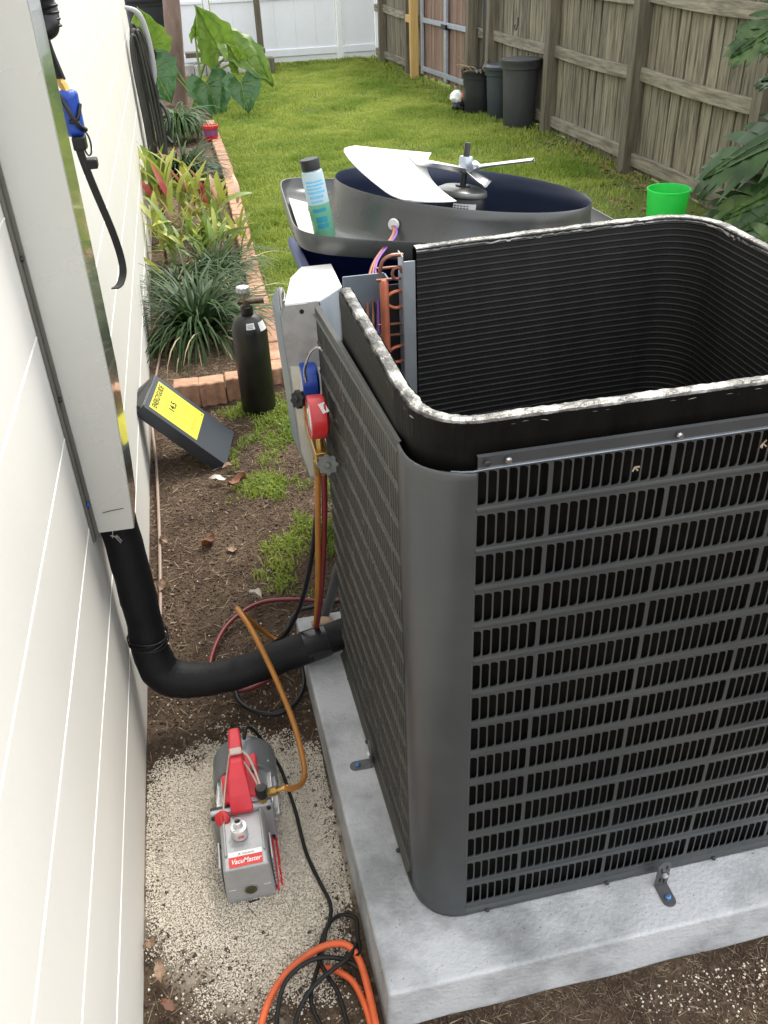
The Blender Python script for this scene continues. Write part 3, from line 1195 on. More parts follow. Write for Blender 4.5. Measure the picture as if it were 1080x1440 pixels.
mb.add([(.4385, 1.5985, .875), (.503, 1.5985, .865), (.503, 1.5985, .615), (.4575, 1.5985, .618), (.4435, 1.5985, .68)], [(0, 1, 2, 3, 4)])
part('beige_backing', mb, m_beige, unit, solid=.0008)
mb = MB().lathe([(.0045, 0), (.0045, .001)], 12, axis((.471, 1.5985, .984), (0, -1, 0)))
part('screw_hole', mb, m_black, unit)
mb = MB().tube([(.4375, 1.62, .985), (.4375, 1.62, 1.018), (.4375, 1.62, 1.027)], [.007, .007, .004], 12)
part('port_cap', mb, m_chrome, unit, smooth=True)

for (x, z, lb) in ((.798, 1.008, 'tiny pale seed bit caught in the top row of the grille, left of the other'), (.975, 1.015, 'tiny pale seed bit caught in the top row of the grille near the right edge')):
    mb = MB()
    for q in range(4):
        a = rng.uniform(0, 6.28)
        mb.tube([(x, Y0-.002, z), (x+.006*math.cos(a), Y0-.004, z+.006*math.sin(a))], .0011, 5)
    tag(part('seed_bit', mb, m_straw, org=(x, Y0, z)), lb, 'seed')

# hold-down brackets
m_brk = M('bracket_steel', (.13, .13, .135), .4, .5, var=.2, vs=40)
def bracket(loc, az, label):
    t = thing('hold_down_bracket', label, 'bracket', loc, group='hold-down brackets on the pad')
    Mx = Matrix.Translation(Vector(loc)) @ Matrix.Rotation(az, 4, 'Z')
    poly = [(-.0125, 0)]+[(.0+.0125*math.cos(R(a)), .032+.0125*math.sin(R(a))) for a in range(180, -1, -20)][0:]+[(.0125, 0)]
    mb = MB().prism([(x, -y) for x, y in poly][::-1], .0022, Mx)
    part('foot_plate', mb, m_brk, t, bevel=.0005)
    poly = [(-.0125, 0)]+[(.0125*math.cos(R(a)), .056+.0125*math.sin(R(a))) for a in range(180, -1, -20)]+[(.0125, 0)]
    up = Mx @ Matrix.Rotation(R(90), 4, 'X')
    mb = MB().prism(poly, -.0022, up @ Matrix.Translation((0, 0, 0)))
    part('upright_plate', mb, m_brk, t, bevel=.0005)
    mb = MB().lathe([(.006, 0), (.006, .004), (.003, .006), (.0001, .006)], 6, Mx @ Matrix.Translation((0, -.027, .0022)))
    part('anchor_bolt', mb, M('blue_anchor', (.08, .2, .42), .35, .5), t)
    mb = MB().lathe([(.005, 0), (.005, .005), (.0001, .006)], 6, up @ Matrix.Translation((.002, .034, .0015)))
    part('hex_bolt', mb, m_steelw, t)
    for sx, sz in ((-.004, .046), (.005, .052), (-.004, .018), (.004, .014)):
        mb = MB().prism([(sx-.0014, sz-.005), (sx+.0014, sz-.005), (sx+.0014, sz+.005), (sx-.0014, sz+.005)], .0005, up @ Matrix.Translation((0, 0, .0006)))
        part('slot', mb, m_black, t)
    return t
bracket((.956, .838, .1005), 0, 'small perforated metal bracket bolted at the front of the pad')
bracket((.492, 1.245, .1005), R(-90), 'dark metal bracket on the pad beside the olive side panel')

# ================================================================== fan top lying behind the unit
SC = Vector((.935, 2.090, 1.063))
Mf = Matrix.Translation(SC) @ Matrix.Rotation(R(7.6), 4, 'Y') @ Matrix.Rotation(R(-3), 4, 'X') @ Matrix.Rotation(R(-3.5), 4, 'Z')
fan = thing('condenser_top_cover', 'upturned grey condenser top with its fan and motor resting behind the unit', 'fan cover', SC)
NS = 120
def sq(th, a, rc):
    # rounded square radius at angle
    c_, s_ = abs(math.cos(th)), abs(math.sin(th))
    e = 8.0
    return a/((c_**e+s_**e)**(1/e))
def ring_(zf, rf):
    return [(rf(2*math.pi*k/NS)*math.cos(2*math.pi*k/NS), rf(2*math.pi*k/NS)*math.sin(2*math.pi*k/NS), zf) for k in range(NS)]
def loft(rings):
    mb = MB()
    vs = [Mf @ Vector(v) for r_ in rings for v in r_]
    n = len(rings)
    fs = [(i*NS+k, i*NS+(k+1) % NS, (i+1)*NS+(k+1) % NS, (i+1)*NS+k) for i in range(n-1) for k in range(NS)]
    return mb.add(vs, fs)
A = .415
pan = [ring_(-.103, lambda t: sq(t, A-.014, 0)), ring_(-.103, lambda t: sq(t, A-.004, 0)), ring_(-.097, lambda t: sq(t, A, 0)), ring_(-.066, lambda t: sq(t, A+.006, 0)), ring_(-.0635, lambda t: sq(t, A+.005, 0)), ring_(-.064, lambda t: sq(t, A+.0025, 0)),
       ring_(-.084, lambda t: sq(t, A-.002, 0)), ring_(-.096, lambda t: sq(t, A-.012, 0)), ring_(-.099, lambda t: max(sq(t, A-.05, 0), .34)),
       ring_(-.096, lambda t: .5*max(sq(t, A-.06, 0), .345)+.5*.342), ring_(-.088, lambda t: .334), ring_(-.072, lambda t: .323), ring_(-.045, lambda t: .314), ring_(-.02, lambda t: .309), ring_(-.003, lambda t: .3085), ring_(.001, lambda t: .306)]
for r_ in pan[:10]:
    for k in range(NS):
        x_, y_, z_ = r_[k]
        if y_ < 0:
            r_[k] = (x_, y_*(.79 if abs(y_) > 0 else 1), z_)
part('cover_pan', loft(pan), m_shroud, fan, smooth=True)
inn = [ring_(.001, lambda t: .306), ring_(-.004, lambda t: .303), ring_(-.05, lambda t: .302), ring_(-.098, lambda t: .306), ring_(-.102, lambda t: .06)]
part('orifice_ring', loft(inn), m_shroudin, fan, smooth=True)
# motor
mb = MB().lathe([(.0001, -.120), (.055, -.120), (.058, -.115), (.058, -.030), (.054, -.022), (.053, -.018), (.060, -.016), (.060, -.010), (.050, -.004), (.018, .0), (.018, .004), (.0001, .004)], 36, Mf)
mot = part('fan_motor', mb, m_black, fan, smooth=True)
mb = MB().lathe([(.0605, -.018), (.0612, -.014), (.059, -.006), (.045, .0005)], 36, Mf)
part('motor_cap', mb, M('motor_cap', (.20, .20, .19), .35, .7), mot, smooth=True)
mb = MB()
vs = []
for i in range(9):
    a = R(238+i*7)
    vs += [Mf @ Vector((.0588*math.cos(a), .0588*math.sin(a), -.052)), Mf @ Vector((.0588*math.cos(a), .0588*math.sin(a), -.030))]
mb.add(vs, [(2*i, 2*i+2, 2*i+3, 2*i+1) for i in range(8)])
part('rating_label', mb, M('label_grey', (.55, .55, .54), .5), mot)
mb = MB()
for i in range(5):
    a0_, a1_ = R(240+i*7.3), R(245+i*7.3)
    for z in (-.047, -.041, -.036):
        mb.add([Mf @ Vector((.0592*math.cos(q), .0592*math.sin(q), zz)) for q, zz in ((a0_, z), (a1_, z), (a1_, z+.002), (a0_, z+.002))], [(0, 1, 2, 3)])
part('label_print', mb, m_black, mot)
mb = MB().lathe([(.0001, .0), (.0075, .0), (.0075, .095), (.006, .098), (.0001, .098)], 14, Mf)
part('motor_shaft', mb, m_dark, mot, smooth=True)
mb = MB().lathe([(.006, .034), (.015, .034), (.0165, .036), (.0165, .066), (.015, .068), (.006, .068)], 20, Mf)
mb.lathe([(.0001, 0), (.004, 0), (.004, .008), (.007, .008), (.007, .014), (.0001, .014)], 10, Mf @ axis((.016, -.004, .05), (1, -.1, 0)))
hub = part('fan_hub', mb, M('hub_alu', (.42, .47, .52), .35, .7), fan, smooth=True)
# blades
def polar(r_, th, z):
    return Mf @ Vector((r_*math.cos(R(th)), r_*math.sin(R(th)), z))
def blade_a(u, v):
    th = (180-8*v)+((252-22*v)-(180-8*v))*u
    r0 = .085+.080*u
    tip = .292
    ed = min(u, 1-u)
    if ed < .14:
        tip -= .030*(1-ed/.14)**2
    rr = r0+(tip-r0)*v
    z = .070-.078*u+.010*math.sin(u*math.pi)*v
    return polar(rr, th, z)
ba = part('fan_blade', MB().grid(blade_a, 20, 12), m_white, fan, smooth=True, solid=.0016)
def blade_b(u, v):
    # seen nearly edge-on from the near side
    x = .015+.150*v
    ww = math.sin(math.pi*(.12+.86*v))**.6
    y_ = (-.01+.02*v)+u*.19*ww
    z = .046+.022*v-.034*u*ww+.006*math.sin(u*math.pi)
    return Mf @ Vector((x+.02*u, y_, z))
bb_ = part('fan_blade', MB().grid(blade_b, 10, 12), m_white, fan, smooth=True, solid=.0016)
def arm(tc_, z0_, z1_, r1_, w1_):
    def fn(u, v):
        r_ = .010+r1_*v
        off = (u-.5)*2*(.020+(w1_-.020)*v)
        return Mf @ Vector((r_*math.cos(tc_)-off*math.sin(tc_), r_*math.sin(tc_)+off*math.cos(tc_), z0_+(z1_-z0_)*v+.006*math.cos(u*6.28)))
    return fn
part('blade_arm', MB().grid(arm(R(205), .038, .056, .13, .045), 8, 6), m_steelw, fan, smooth=True, solid=.002)
part('blade_arm', MB().grid(arm(R(35), .038, .046, .06, .03), 8, 6), m_steelw, fan, smooth=True, solid=.002)
part('blade_arm', MB().grid(arm(R(318), .034, .012, .050, .03), 8, 6), M('grey_arm', (.30, .30, .30), .35, .6), fan, smooth=True, solid=.002)

# grommet and wires
gp = Mf @ Vector((-.205, -.246, -.048))
gd = (Mf.to_3x3() @ Vector((-.55, -.8, .12))).normalized()
mb = MB().lathe([(.0075, 0), (.012, 0), (.013, .004), (.011, .008), (.0075, .008)], 18, axis(gp, gd))
part('grommet', mb, M('grommet', (.6, .6, .58), .5), fan, smooth=True)
mb = MB().lathe([(.0001, .0), (.0076, .0), (.0076, .002), (.0001, .002)], 14, axis(gp+gd*.003, gd))
part('grommet_hole', mb, m_black, fan)
g2 = gp+gd*.006
wires = [(0, 0, m_copperd), (.004, .002, M('purple_wire', (.18, .05, .32), .4)), (-.004, .0, M('brown_wire', (.26, .09, .05), .45)), (.001, -.003, m_blackr)]
for i, (dx, dz, mt) in enumerate(wires):
    mb = MB().tube([g2+Vector((dx*.3, .01, dz)), g2+Vector((dx-.006, -.035, -.012)), (.640+dx, 1.72, 1.02+dz), (.618+dx*2.6, 1.64, .985), (.606+dx*2.2, 1.585, .93-.01*i), (.600+dx*1.5, 1.57, .86), (.600+dx, 1.57, .74)], .0026, 8, smooth=7)
    part('motor_wire', mb, mt, fan, smooth=True)
# parts left in the pan
mb = MB()
for k in range(4):
    c0 = Vector((-.365+.004*k, .11-.03*k, -.092+.004*k))
    mb.tube([Mf @ (c0+Vector((0, 0, 0))), Mf @ (c0+Vector((.05, .02, .003))), Mf @ (c0+Vector((.07, -.01, .004))), Mf @ (c0+Vector((.02, -.035, .002)))], .0018, 6, smooth=5)
part('wire_clip', mb, m_dark, fan, smooth=True)
mb = MB()
mb.add([Mf @ Vector(v) for v in [(-.400, .22, -.088), (-.352, .20, -.094), (-.350, -.14, -.094), (-.385, -.23, -.088), (-.403, -.19, -.083)]], [(0, 1, 2, 3, 4)])
part('insulation_strip', mb, M('cream_foam', (.55, .52, .42), .7, var=.15, vs=30), fan, solid=.003)

# bottle standing in the pan
bb = Mf @ Vector((-.345, -.195, -.093))
tip_ = (Vector((-.135, .05, 1))).normalized()
bt_ = thing('spray_bottle', 'white and green plastic bottle with a black cap standing in the fan cover', 'bottle', bb)
Bm = axis(bb, tip_)
mb = MB().lathe([(.0001, 0), (.021, 0), (.0235, .003), (.0235, .075), (.0235, .0751)], 28, Bm)
m_liq = M('green_liquid', (.22, .55, .38), .2, var=.08, coat=.3, transl=.35)
part('liquid_level', mb, m_liq, bt_, smooth=True)
mb = MB().lathe([(.0235, .0752), (.0236, .13), (.022, .14), (.018, .143), (.0001, .143)], 28, Bm)
part('bottle_body', mb, M('milky_plastic', (.55, .68, .72), .3, var=.04, transl=.3, coat=.3), bt_, smooth=True)
mb = MB().lathe([(.0195, .1435), (.0205, .144), (.0205, .163), (.0195, .165), (.0001, .165)], 28, Bm)
part('screw_cap', mb, m_black, bt_, smooth=True)
mb = MB()
def lab(a0_, a1_, z0_, z1_, rr=.02385):
    vs = []
    for i in range(9):
        a = R(a0_+(a1_-a0_)*i/8)
        vs += [Bm @ Vector((rr*math.cos(a), rr*math.sin(a), z0_)), Bm @ Vector((rr*math.cos(a), rr*math.sin(a), z1_))]
    mb.add(vs, [(2*i, 2*i+2, 2*i+3, 2*i+1) for i in range(8)])
for z0_, z1_, a0_, a1_ in ((.120, .124, 215, 310), (.113, .117, 215, 318), (.106, .110, 215, 300), (.098, .103, 215, 318), (.088, .094, 225, 300), (.080, .084, 225, 290)):
    lab(a0_, a1_, z0_, z1_)
part('upper_print', mb, M('light_blue_print', (.16, .48, .72), .4), bt_)
mb = MB()
for z0_, z1_, a0_, a1_ in ((.060, .067, 225, 300), (.038, .050, 235, 295), (.026, .035, 235, 295)):
    lab(a0_, a1_, z0_, z1_)
part('lower_print', mb, M('teal_print', (.02, .26, .36), .4), bt_)

# blue bin that carries the fan cover
bn = thing('storage_tote', 'deep blue plastic tote standing on the lawn under the fan cover', 'tote', (.93, 2.15, 0))
mb = MB()
def rect(x0, x1, y0, y1, z):
    return [(x0, y0, z), (x1, y0, z), (x1, y1, z), (x0, y1, z)]
rs = [rect(.60, 1.26, 1.86, 2.36, 0), rect(.555, 1.30, 1.82, 2.40, .86), rect(.535, 1.32, 1.80, 2.42, .865), rect(.535, 1.32, 1.80, 2.42, .89), rect(.56, 1.295, 1.825, 2.395, .89), rect(.61, 1.25, 1.87, 2.35, .05)]
vs = [v for r_ in rs for v in r_]
mb.add(vs, [(i*4+k, i*4+(k+1) % 4, (i+1)*4+(k+1) % 4, (i+1)*4+k) for i in range(5) for k in range(4)]+[(0, 3, 2, 1), (20, 21, 22, 23)])
part('tote_body', mb, m_blueb, bn, bevel=.006)
mb = MB()
for k in range(4):
    mb.box((.60+k*.17, 1.838, .1), (.615+k*.17, 1.85, .84))
part('tote_rib', mb, m_blueb, bn, kind='stuff')
for y_ in (1.85, 2.33):
    mb = MB().box((.56, y_, .891), (1.33, y_+.045, .912))
    o = part('wood_batten', mb, m_bluegr, bevel=.002, org=(.9, y_, .891))
    tag(o, 'grey batten lying across the blue tote, ' + ('the nearer of two' if y_ < 2 else 'the farther of two'), 'batten')

# ================================================================== gauges and hoses
gm = thing('manifold_gauge_set', 'refrigerant manifold with a red and a blue gauge hung on the side panel', 'gauge set', (.472, 1.52, .76))
def gauge(c0, d, mt, nm, r=.040, th=.034):
    Gx = axis(c0, d, (0, 0, 1))
    mb = MB().lathe([(.0001, -th), (r*.8, -th), (r, -th+.006), (r, -.004), (r*.97, 0), (r*.86, .001), (r*.86, -.002)], 32, Gx)
    b_ = part(nm, mb, mt, gm, smooth=True)
    mb = MB().lathe([(r*.86, -.0015), (r*.5, .001), (.0001, .0015)], 32, Gx)
    part('gauge_glass', mb, M('gauge_face', (.62, .60, .60), .08, var=.08, vs=60, coat=.8), b_, smooth=True)
    mb = MB()
    for k in range(28):
        a = R(-40+k*9.6)
        p0, p1 = r*.80, r*(.70 if k % 3 else .62)
        ca, sa = math.cos(a), math.sin(a)
        q = .0005
        mb.add([Gx @ Vector(v) for v in ((p0*ca-q*sa, p0*sa+q*ca, .0022), (p0*ca+q*sa, p0*sa-q*ca, .0022), (p1*ca+q*sa, p1*sa-q*ca, .0022), (p1*ca-q*sa, p1*sa+q*ca, .0022))], [(0, 1, 2, 3)])
    mb.add([Gx @ Vector(v) for v in ((-.002, 0, .003), (.002, 0, .003), (0, r*.68, .003))], [(0, 1, 2)])
    part('dial_print', mb, m_red if mt is m_red else m_bluep, b_)
    return b_
rg = gauge((.452, 1.463, .828), (-1, -.02, .04), m_red, 'red_gauge', r=.042)
bg_ = gauge((.455, 1.60, .838), (-1, -.04, .04), m_bluep, 'blue_gauge', r=.042)
mb = MB().box((-.010, -.007, -.0005), (.010, .007, .0005), axis((.478, 1.436, .858), (.33, -.6, .72), (0, 0, 1)))
part('serial_sticker', mb, m_white, gm)
mb = MB().tube([(.468, 1.46, .785), (.468, 1.46, .75)], .007, 12)
mb.tube([(.462, 1.585, .80), (.462, 1.585, .755)], .007, 12)
mb.box((.455, 1.44, .735), (.482, 1.60, .762))
part('brass_body', mb, m_brass, gm, bevel=.002)
def knob(c0, d, nm='hand_knob', mt=m_galv, r=.019):
    poly = []
    for k in range(64):
        a = 2*math.pi*k/64
        rr = r*(1+.10*math.cos(8*a))
        poly.append((rr*math.cos(a), rr*math.sin(a)))
    Kx = axis(c0, d)
    mb = MB().prism(poly, .011, Kx)
    mb.lathe([(.006, 0), (.006, .004), (.0001, .004)], 12, Kx @ Matrix.Translation((0, 0, .011)))
    return part(nm, mb, mt, gm, smooth=True, bevel=.0015)
m_knob = M('knob_plastic', (.12, .13, .12), .4, .3, var=.3, vs=50)
knob((.477, 1.432, .742), (-.15, -.95, .25), mt=m_knob, r=.020)
knob((.446, 1.53, .835), (-.8, -.5, .3), nm='star_knob', mt=m_dark, r=.017)
mb = MB().tube([(.476, 1.438, .745), (.476, 1.425, .747)], .003, 8)
part('knob_screw', mb, m_chrome, gm)
mb = MB().tube([(.470, 1.575, .80), (.462, 1.56, .87), (.466, 1.545, .905), (.474, 1.54, .925), (.488, 1.535, .935), (.500, 1.53, .925), (.504, 1.53, .90)], .0030, 8, smooth=5)
part('hang_hook', mb, m_chrome, gm, smooth=True)
for x, y, mt in ((.458, 1.455, m_brass), (.470, 1.452, m_brass), (.466, 1.53, m_brass)):
    mb = MB().tube([(x, y, .738), (x-.001, y, .706)], [.0065, .006], 6)
    part('hose_fitting', mb, mt, gm, smooth=True)

def hose(name, pts, r, mt, label, cat='hose', sm=10, seg=12, group=None):
    c = Vector(pts[len(pts)//2])
    mb = MB().tube(pts, r, seg, smooth=sm)
    o = part(name, mb, mt, smooth=True, org=c)
    return tag(o, label, cat, group)
hose('yellow_hose', [(.458, 1.455, .708), (.452, 1.47, .60), (.446, 1.52, .42), (.438, 1.60, .22), (.430, 1.66, .09), (.412, 1.70, .035), (.370, 1.74, .03), (.325, 1.77, .045), (.285, 1.74, .13), (.262, 1.66, .235), (.262, 1.60, .285), (.288, 1.53, .270), (.322, 1.44, .205), (.346, 1.35, .145), (.352, 1.26, .115), (.342, 1.21, .125), (.322, 1.180, .150), (.304, 1.170, .168)], .0062, m_yhose,
     'mustard yellow hose from the gauges to the brass port of the vacuum pump')
hose('red_hose', [(.470, 1.452, .708), (.466, 1.47, .60), (.456, 1.52, .42), (.440, 1.60, .21), (.420, 1.68, .06), (.400, 1.71, .018), (.34, 1.66, .014), (.24, 1.62, .014), (.172, 1.66, .018), (.166, 1.74, .02), (.205, 1.85, .022), (.262, 1.915, .022), (.33, 1.945, .022), (.42, 1.93, .022), (.50, 1.89, .03), (.56, 1.86, .06)], .0060, m_rhose,
     'dark red hose hanging from the gauges and looping over the soil')
hose('black_hose', [(.466, 1.53, .708), (.462, 1.54, .60), (.440, 1.57, .43), (.408, 1.63, .25), (.370, 1.70, .11), (.33, 1.75, .035), (.29, 1.75, .02), (.235, 1.70, .02), (.222, 1.61, .018), (.245, 1.555, .016), (.30, 1.52, .016), (.355, 1.535, .018), (.388, 1.59, .02), (.392, 1.66, .03), (.37, 1.73, .07), (.40, 1.79, .09), (.46, 1.80, .095), (.55, 1.80, .10)], .0058, m_khose,
     'black hose hanging from the gauges and looping under the insulated pipe')
hose('electrical_conduit', [(.545, 1.72, .34), (.515, 1.735, .25), (.500, 1.74, .19), (.478, 1.745, .12), (.452, 1.75, .06), (.43, 1.76, .0), (.42, 1.77, -.04)], .0125, M('conduit_grey', (.07, .075, .08), .42, var=.15),
     'grey flexible conduit rising from the soil into the unit', 'conduit')
mb = MB().box((.44, 1.775, .0), (.60, 1.80, .045))
mb.lathe([(.012, 0), (.018, .01), (.012, .03)], 10, Matrix.Translation((.49, 1.715, .10)))
o = part('stone_fragment', MB().lathe([(.008, 0), (.022, .006), (.024, .014), (.015, .022), (.0001, .023)], 9, Matrix.Translation((.462, 1.715, .101)) @ Matrix.Diagonal((1.3, .8, .8, 1))), M('tan_stone', (.32, .22, .14), .8), org=(.462, 1.715, .1), bevel=.002)
tag(o, 'small tan stone on the back corner of the concrete pad', 'stone')

# ================================================================== vacuum pump
pc = Vector((.215, 1.16, 0))
PG = .008          # top of the gravel
pump = thing('vacuum_pump', 'silver and red vacuum pump with a carry handle standing on white gravel', 'pump', (pc.x, pc.y, PG))
m_cast = M('cast_alu', (.37, .375, .38), .42, .45, var=.08, vs=25, bump=.12, bs=160)
# oil box: tapered casting
def tap(x0, x1, y0, y1, z0, z1, tx=.0, ty=.0):
    return [(x0, y0, z0), (x1, y0, z0), (x1, y1, z0), (x0, y1, z0), (x0+tx, y0+ty, z1), (x1-tx, y0+ty, z1), (x1-tx, y1, z1), (x0+tx, y1, z1)]
mb = MB().hexa(tap(.164, .260, 1.040, 1.172, PG+.018, PG+.110, .004, .006))
box_ = part('oil_box', mb, m_cast, pump, bevel=.006, bseg=3)
mb = MB().hexa(tap(.170, .256, 1.046, 1.172, PG-.002, PG+.019, -.004, -.004))
part('pump_foot', mb, m_cast, pump, bevel=.003)
for k in range(8):
    z = PG+.026+k*.009
    for xs_ in (.1595, .2605):
        mb = MB().box((xs_, 1.052+.002*k, z), (xs_+.0035, 1.125, z+.004))
        part('cooling_fin', mb, m_cast, pump, bevel=.0008)
for xs_ in (.176, .250):
    mb = MB().box((xs_-.0025, 1.075, PG+.1095), (xs_+.0025, 1.17, PG+.1165))
    part('casting_ridge', mb, m_cast, pump, bevel=.002)
mb = MB().box((.150, 1.170, PG+.008), (.276, 1.182, PG+.122))
part('end_flange', mb, m_cast, pump, bevel=.004)
for x, z in ((.157, PG+.112), (.268, PG+.112), (.157, PG+.02), (.268, PG+.02)):
    mb = MB().lathe([(.0045, 0), (.0045, .004), (.0001, .004)], 8, axis((x, 1.170, z), (0, -1, 0)))
    part('flange_screw', mb, m_dark, pump)
mb = MB().lathe([(.0001, 0), (.012, 0), (.0135, .0006), (.0135, .0022), (.0115, .0022), (.0113, .001), (.0001, .0012)], 28, axis((.213, 1.0425, PG+.045), (0, -1, .06)))
part('sight_glass', mb, m_chrome, pump, smooth=True)
mb = MB().lathe([(.0001, 0), (.0112, 0), (.0112, .0004), (.0001, .0004)], 24, axis((.213, 1.0408, PG+.0451), (0, -1, .06)))
part('oil_window', mb, M('oil', (.045, .042, .02), .15), pump)
for x in (.178, .245):
    mb = MB().box((x-.007, 1.0402, PG+.052), (x+.007, 1.0418, PG+.0535))
    part('level_mark', mb, m_steelw, pump)
mb = MB().box((.20, 1.0385, PG+.006), (.225, 1.0425, PG+.009))
part('drain_slot', mb, m_dark, pump)
# label on the top
Lm = frame((.2125, 1.0655, PG+.1108), (1, 0, 0), (0, 1, .0))
def plate(mm, w_, h_, t_, mt, nm, par, zz=0., cx=0, cy=0):
    mb = MB().box((cx-w_/2, cy-h_/2, zz), (cx+w_/2, cy+h_/2, zz+t_), mm)
    return part(nm, mb, mt, par)
plate(Lm, .064, .034, .0004, m_white, 'brand_label', pump)
plate(Lm, .064, .0225, .0004, M('label_red', (.66, .035, .03), .4), 'brand_label_band', pump, .0005, cy=-.0058)
text(pump, 'VacuMaster', .0150, Lm @ Matrix.Translation((0, -.0058, .0011)), m_white, shear=.3, bold=.0002, squeeze=.80)
text(pump, 'JB  Industries', .0065, Lm @ Matrix.Translation((.002, .0105, .0007)), m_black, squeeze=.9)
# exhaust fitting
mb = MB().lathe([(.0001, 0), (.0165, 0), (.0165, .022), (.0155, .024), (.0095, .0245), (.0085, .026), (.0085, .040), (.006, .041), (.006, .034), (.0001, .034)], 26, Matrix.Translation((.206, 1.120, PG+.112)))
ex = part('exhaust_fitting', mb, m_steelw, pump, smooth=True)
for k in range(4):
    a = R(45+90*k)
    mb = MB().lathe([(.0018, 0), (.0018, .002), (.0001, .002)], 8, Matrix.Translation((.206+.0125*math.cos(a), 1.120+.0125*math.sin(a), PG+.136)))
    part('fitting_screw', mb, m_chrome, ex)
mb = MB().lathe([(.0001, 0), (.006, 0), (.006, .0006), (.0001, .0006)], 16, Matrix.Translation((.206, 1.120, PG+.1465)))
part('exhaust_bore', mb, m_black, ex)
plate(frame((.209, 1.1028, PG+.124), (1, 0, 0), (0, 0, 1)), .012, .007, .0006, M('pink_mark', (.6, .16, .14), .5), 'warning_sticker', ex)
# motor body with ribs, fan cover
mc = Vector((.226, 1.25, PG+.073))
mb = MB().lathe([(.052, -.066), (.056, -.06), (.056, .05), (.05, .055)], 40, axis(mc, (.03, 1, 0)))
mo = part('motor_body', mb, m_cast, pump, smooth=True)
for k in range(20):
    a = R(k*18+5)
    ca, sa = math.cos(a), math.sin(a)
    if sa < -.75:
        continue
    mb = MB().box((.055, -.0022, -.064), (.0635, .0022, .045), axis(mc, (.03, 1, 0)) @ Matrix.Rotation(a, 4, 'Z'))
    part('motor_rib', mb, m_steelw, mo, bevel=.0008)
mb = MB().lathe([(.0655, -.012), (.0675, -.010), (.0675, .050), (.066, .062), (.060, .072), (.045, .078), (.0001, .080)], 44, axis(mc+Vector((.0, .028, 0)), (.03, 1, 0)))
part('fan_cowl', mb, M('cowl_grey', (.20, .215, .22), .36, .4, var=.08), pump, smooth=True, solid=.0012)
mb = MB().lathe([(.0019, 0), (.0019, .002), (.0001, .002)], 8, axis((.278, 1.285, PG+.116), (.75, 0, .66)))
part('cowl_screw', mb, m_white, pump)
mb = MB().box((.152, 1.182, PG+.03), (.276, 1.190, PG+.118))
part('gasket_plate', mb, m_black, pump)
mb = MB().hexa(tap(.270, .2745, 1.06, 1.34, PG-.002, PG+.010, 0, 0))
mb.hexa(tap(.262, .2665, 1.05, 1.20, PG-.004, PG+.022, 0, 0))
part('base_rail', mb, m_redp, pump, bevel=.002)
# handle
mb = MB()
def loop(secs):
    """secs: list of (y, x0, x1, z0, z1)"""
    vs = []
    for y, x0, x1, z0, z1 in secs:
        vs += [(x0, y, z0), (x1, y, z0), (x1, y, z1), (x0, y, z1)]
    n = len(secs)
    fs = [(i*4+k, i*4+(k+1) % 4, (i+1)*4+(k+1) % 4, (i+1)*4+k) for i in range(n-1) for k in range(4)]
    fs += [(0, 3, 2, 1), tuple((n-1)*4+k for k in range(4))]
    return vs, fs
mb.add(*loop([(1.166, .193, .238, PG+.112, PG+.122), (1.182, .193, .237, PG+.105, PG+.150), (1.205, .196, .234, PG+.105, PG+.176), (1.232, .202, .231, PG+.110, PG+.190), (1.30, .206, .231, PG+.130, PG+.196), (1.318, .207, .230, PG+.140, PG+.197), (1.324, .208, .229, PG+.150, PG+.19)]))
han = part('carry_handle', mb, m_redp, pump, bevel=.006, bseg=3)
mb = MB()
mb.add(*loop([(1.19, .230, .252, PG+.10, PG+.135), (1.24, .229, .256, PG+.10, PG+.146), (1.285, .228, .257, PG+.10, PG+.150)]))
part('switch_housing', mb, m_redp, pump, bevel=.004)
mb = MB().add(*loop([(1.19, .184, .200, PG+.10, PG+.128), (1.25, .180, .205, PG+.10, PG+.140)]))
part('handle_cheek', mb, m_redp, pump, bevel=.004)
mb = MB().box((.242, 1.235, PG+.146), (.251, 1.252, PG+.152))
part('rocker_switch', mb, m_black, pump, bevel=.001)
# red cap, tether, inlet
mb = MB().lathe([(.0001, 0), (.014, 0), (.0155, .002), (.0155, .008), (.013, .010), (.0001, .011)], 20, axis((.176, 1.166, PG+.112), (-.15, -.8, .6)))
mb.box((-.003, -.009, .010), (.003, .009, .017), axis((.176, 1.166, PG+.112), (-.15, -.8, .6)))
part('red_port_cap', mb, m_red, pump, smooth=True, bevel=.001)
m_teth = M('clear_strap', (.50, .40, .34), .35)
mb = MB().box((.206, 1.246, PG+.1945), (.231, 1.262, PG+.2005))
part('tether_clip', mb, m_teth, pump, bevel=.002)
mb = MB().tube([(.206, 1.253, PG+.195), (.196, 1.235, PG+.165), (.184, 1.20, PG+.135), (.178, 1.172, PG+.121)], .002, 6, smooth=6)
mb.tube([(.230, 1.255, PG+.196), (.242, 1.245, PG+.185), (.252, 1.215, PG+.172), (.258, 1.185, PG+.166)], .0025, 6, smooth=6)
mb.tube([(.228, 1.245, PG+.180), (.240, 1.225, PG+.170), (.250, 1.20, PG+.163), (.256, 1.182, PG+.160)], .002, 6, smooth=6)
part('cap_tether', mb, m_teth, pump, smooth=True)
mb = MB().tube([(.259, 1.180, PG+.10), (.259, 1.180, PG+.142)], .008, 12)
mb.tube([(.266, 1.180, PG+.142), (.274, 1.178, PG+.146)], .0055, 12)
mb.tube([(.272, 1.178, PG+.146), (.290, 1.174, PG+.152)], .0095, 6)
mb.tube([(.290, 1.174, PG+.152), (.300, 1.172, PG+.157), (.312, 1.174, PG+.158)], .0042, 10)
part('inlet_fitting', mb, m_brass, pump, smooth=True)
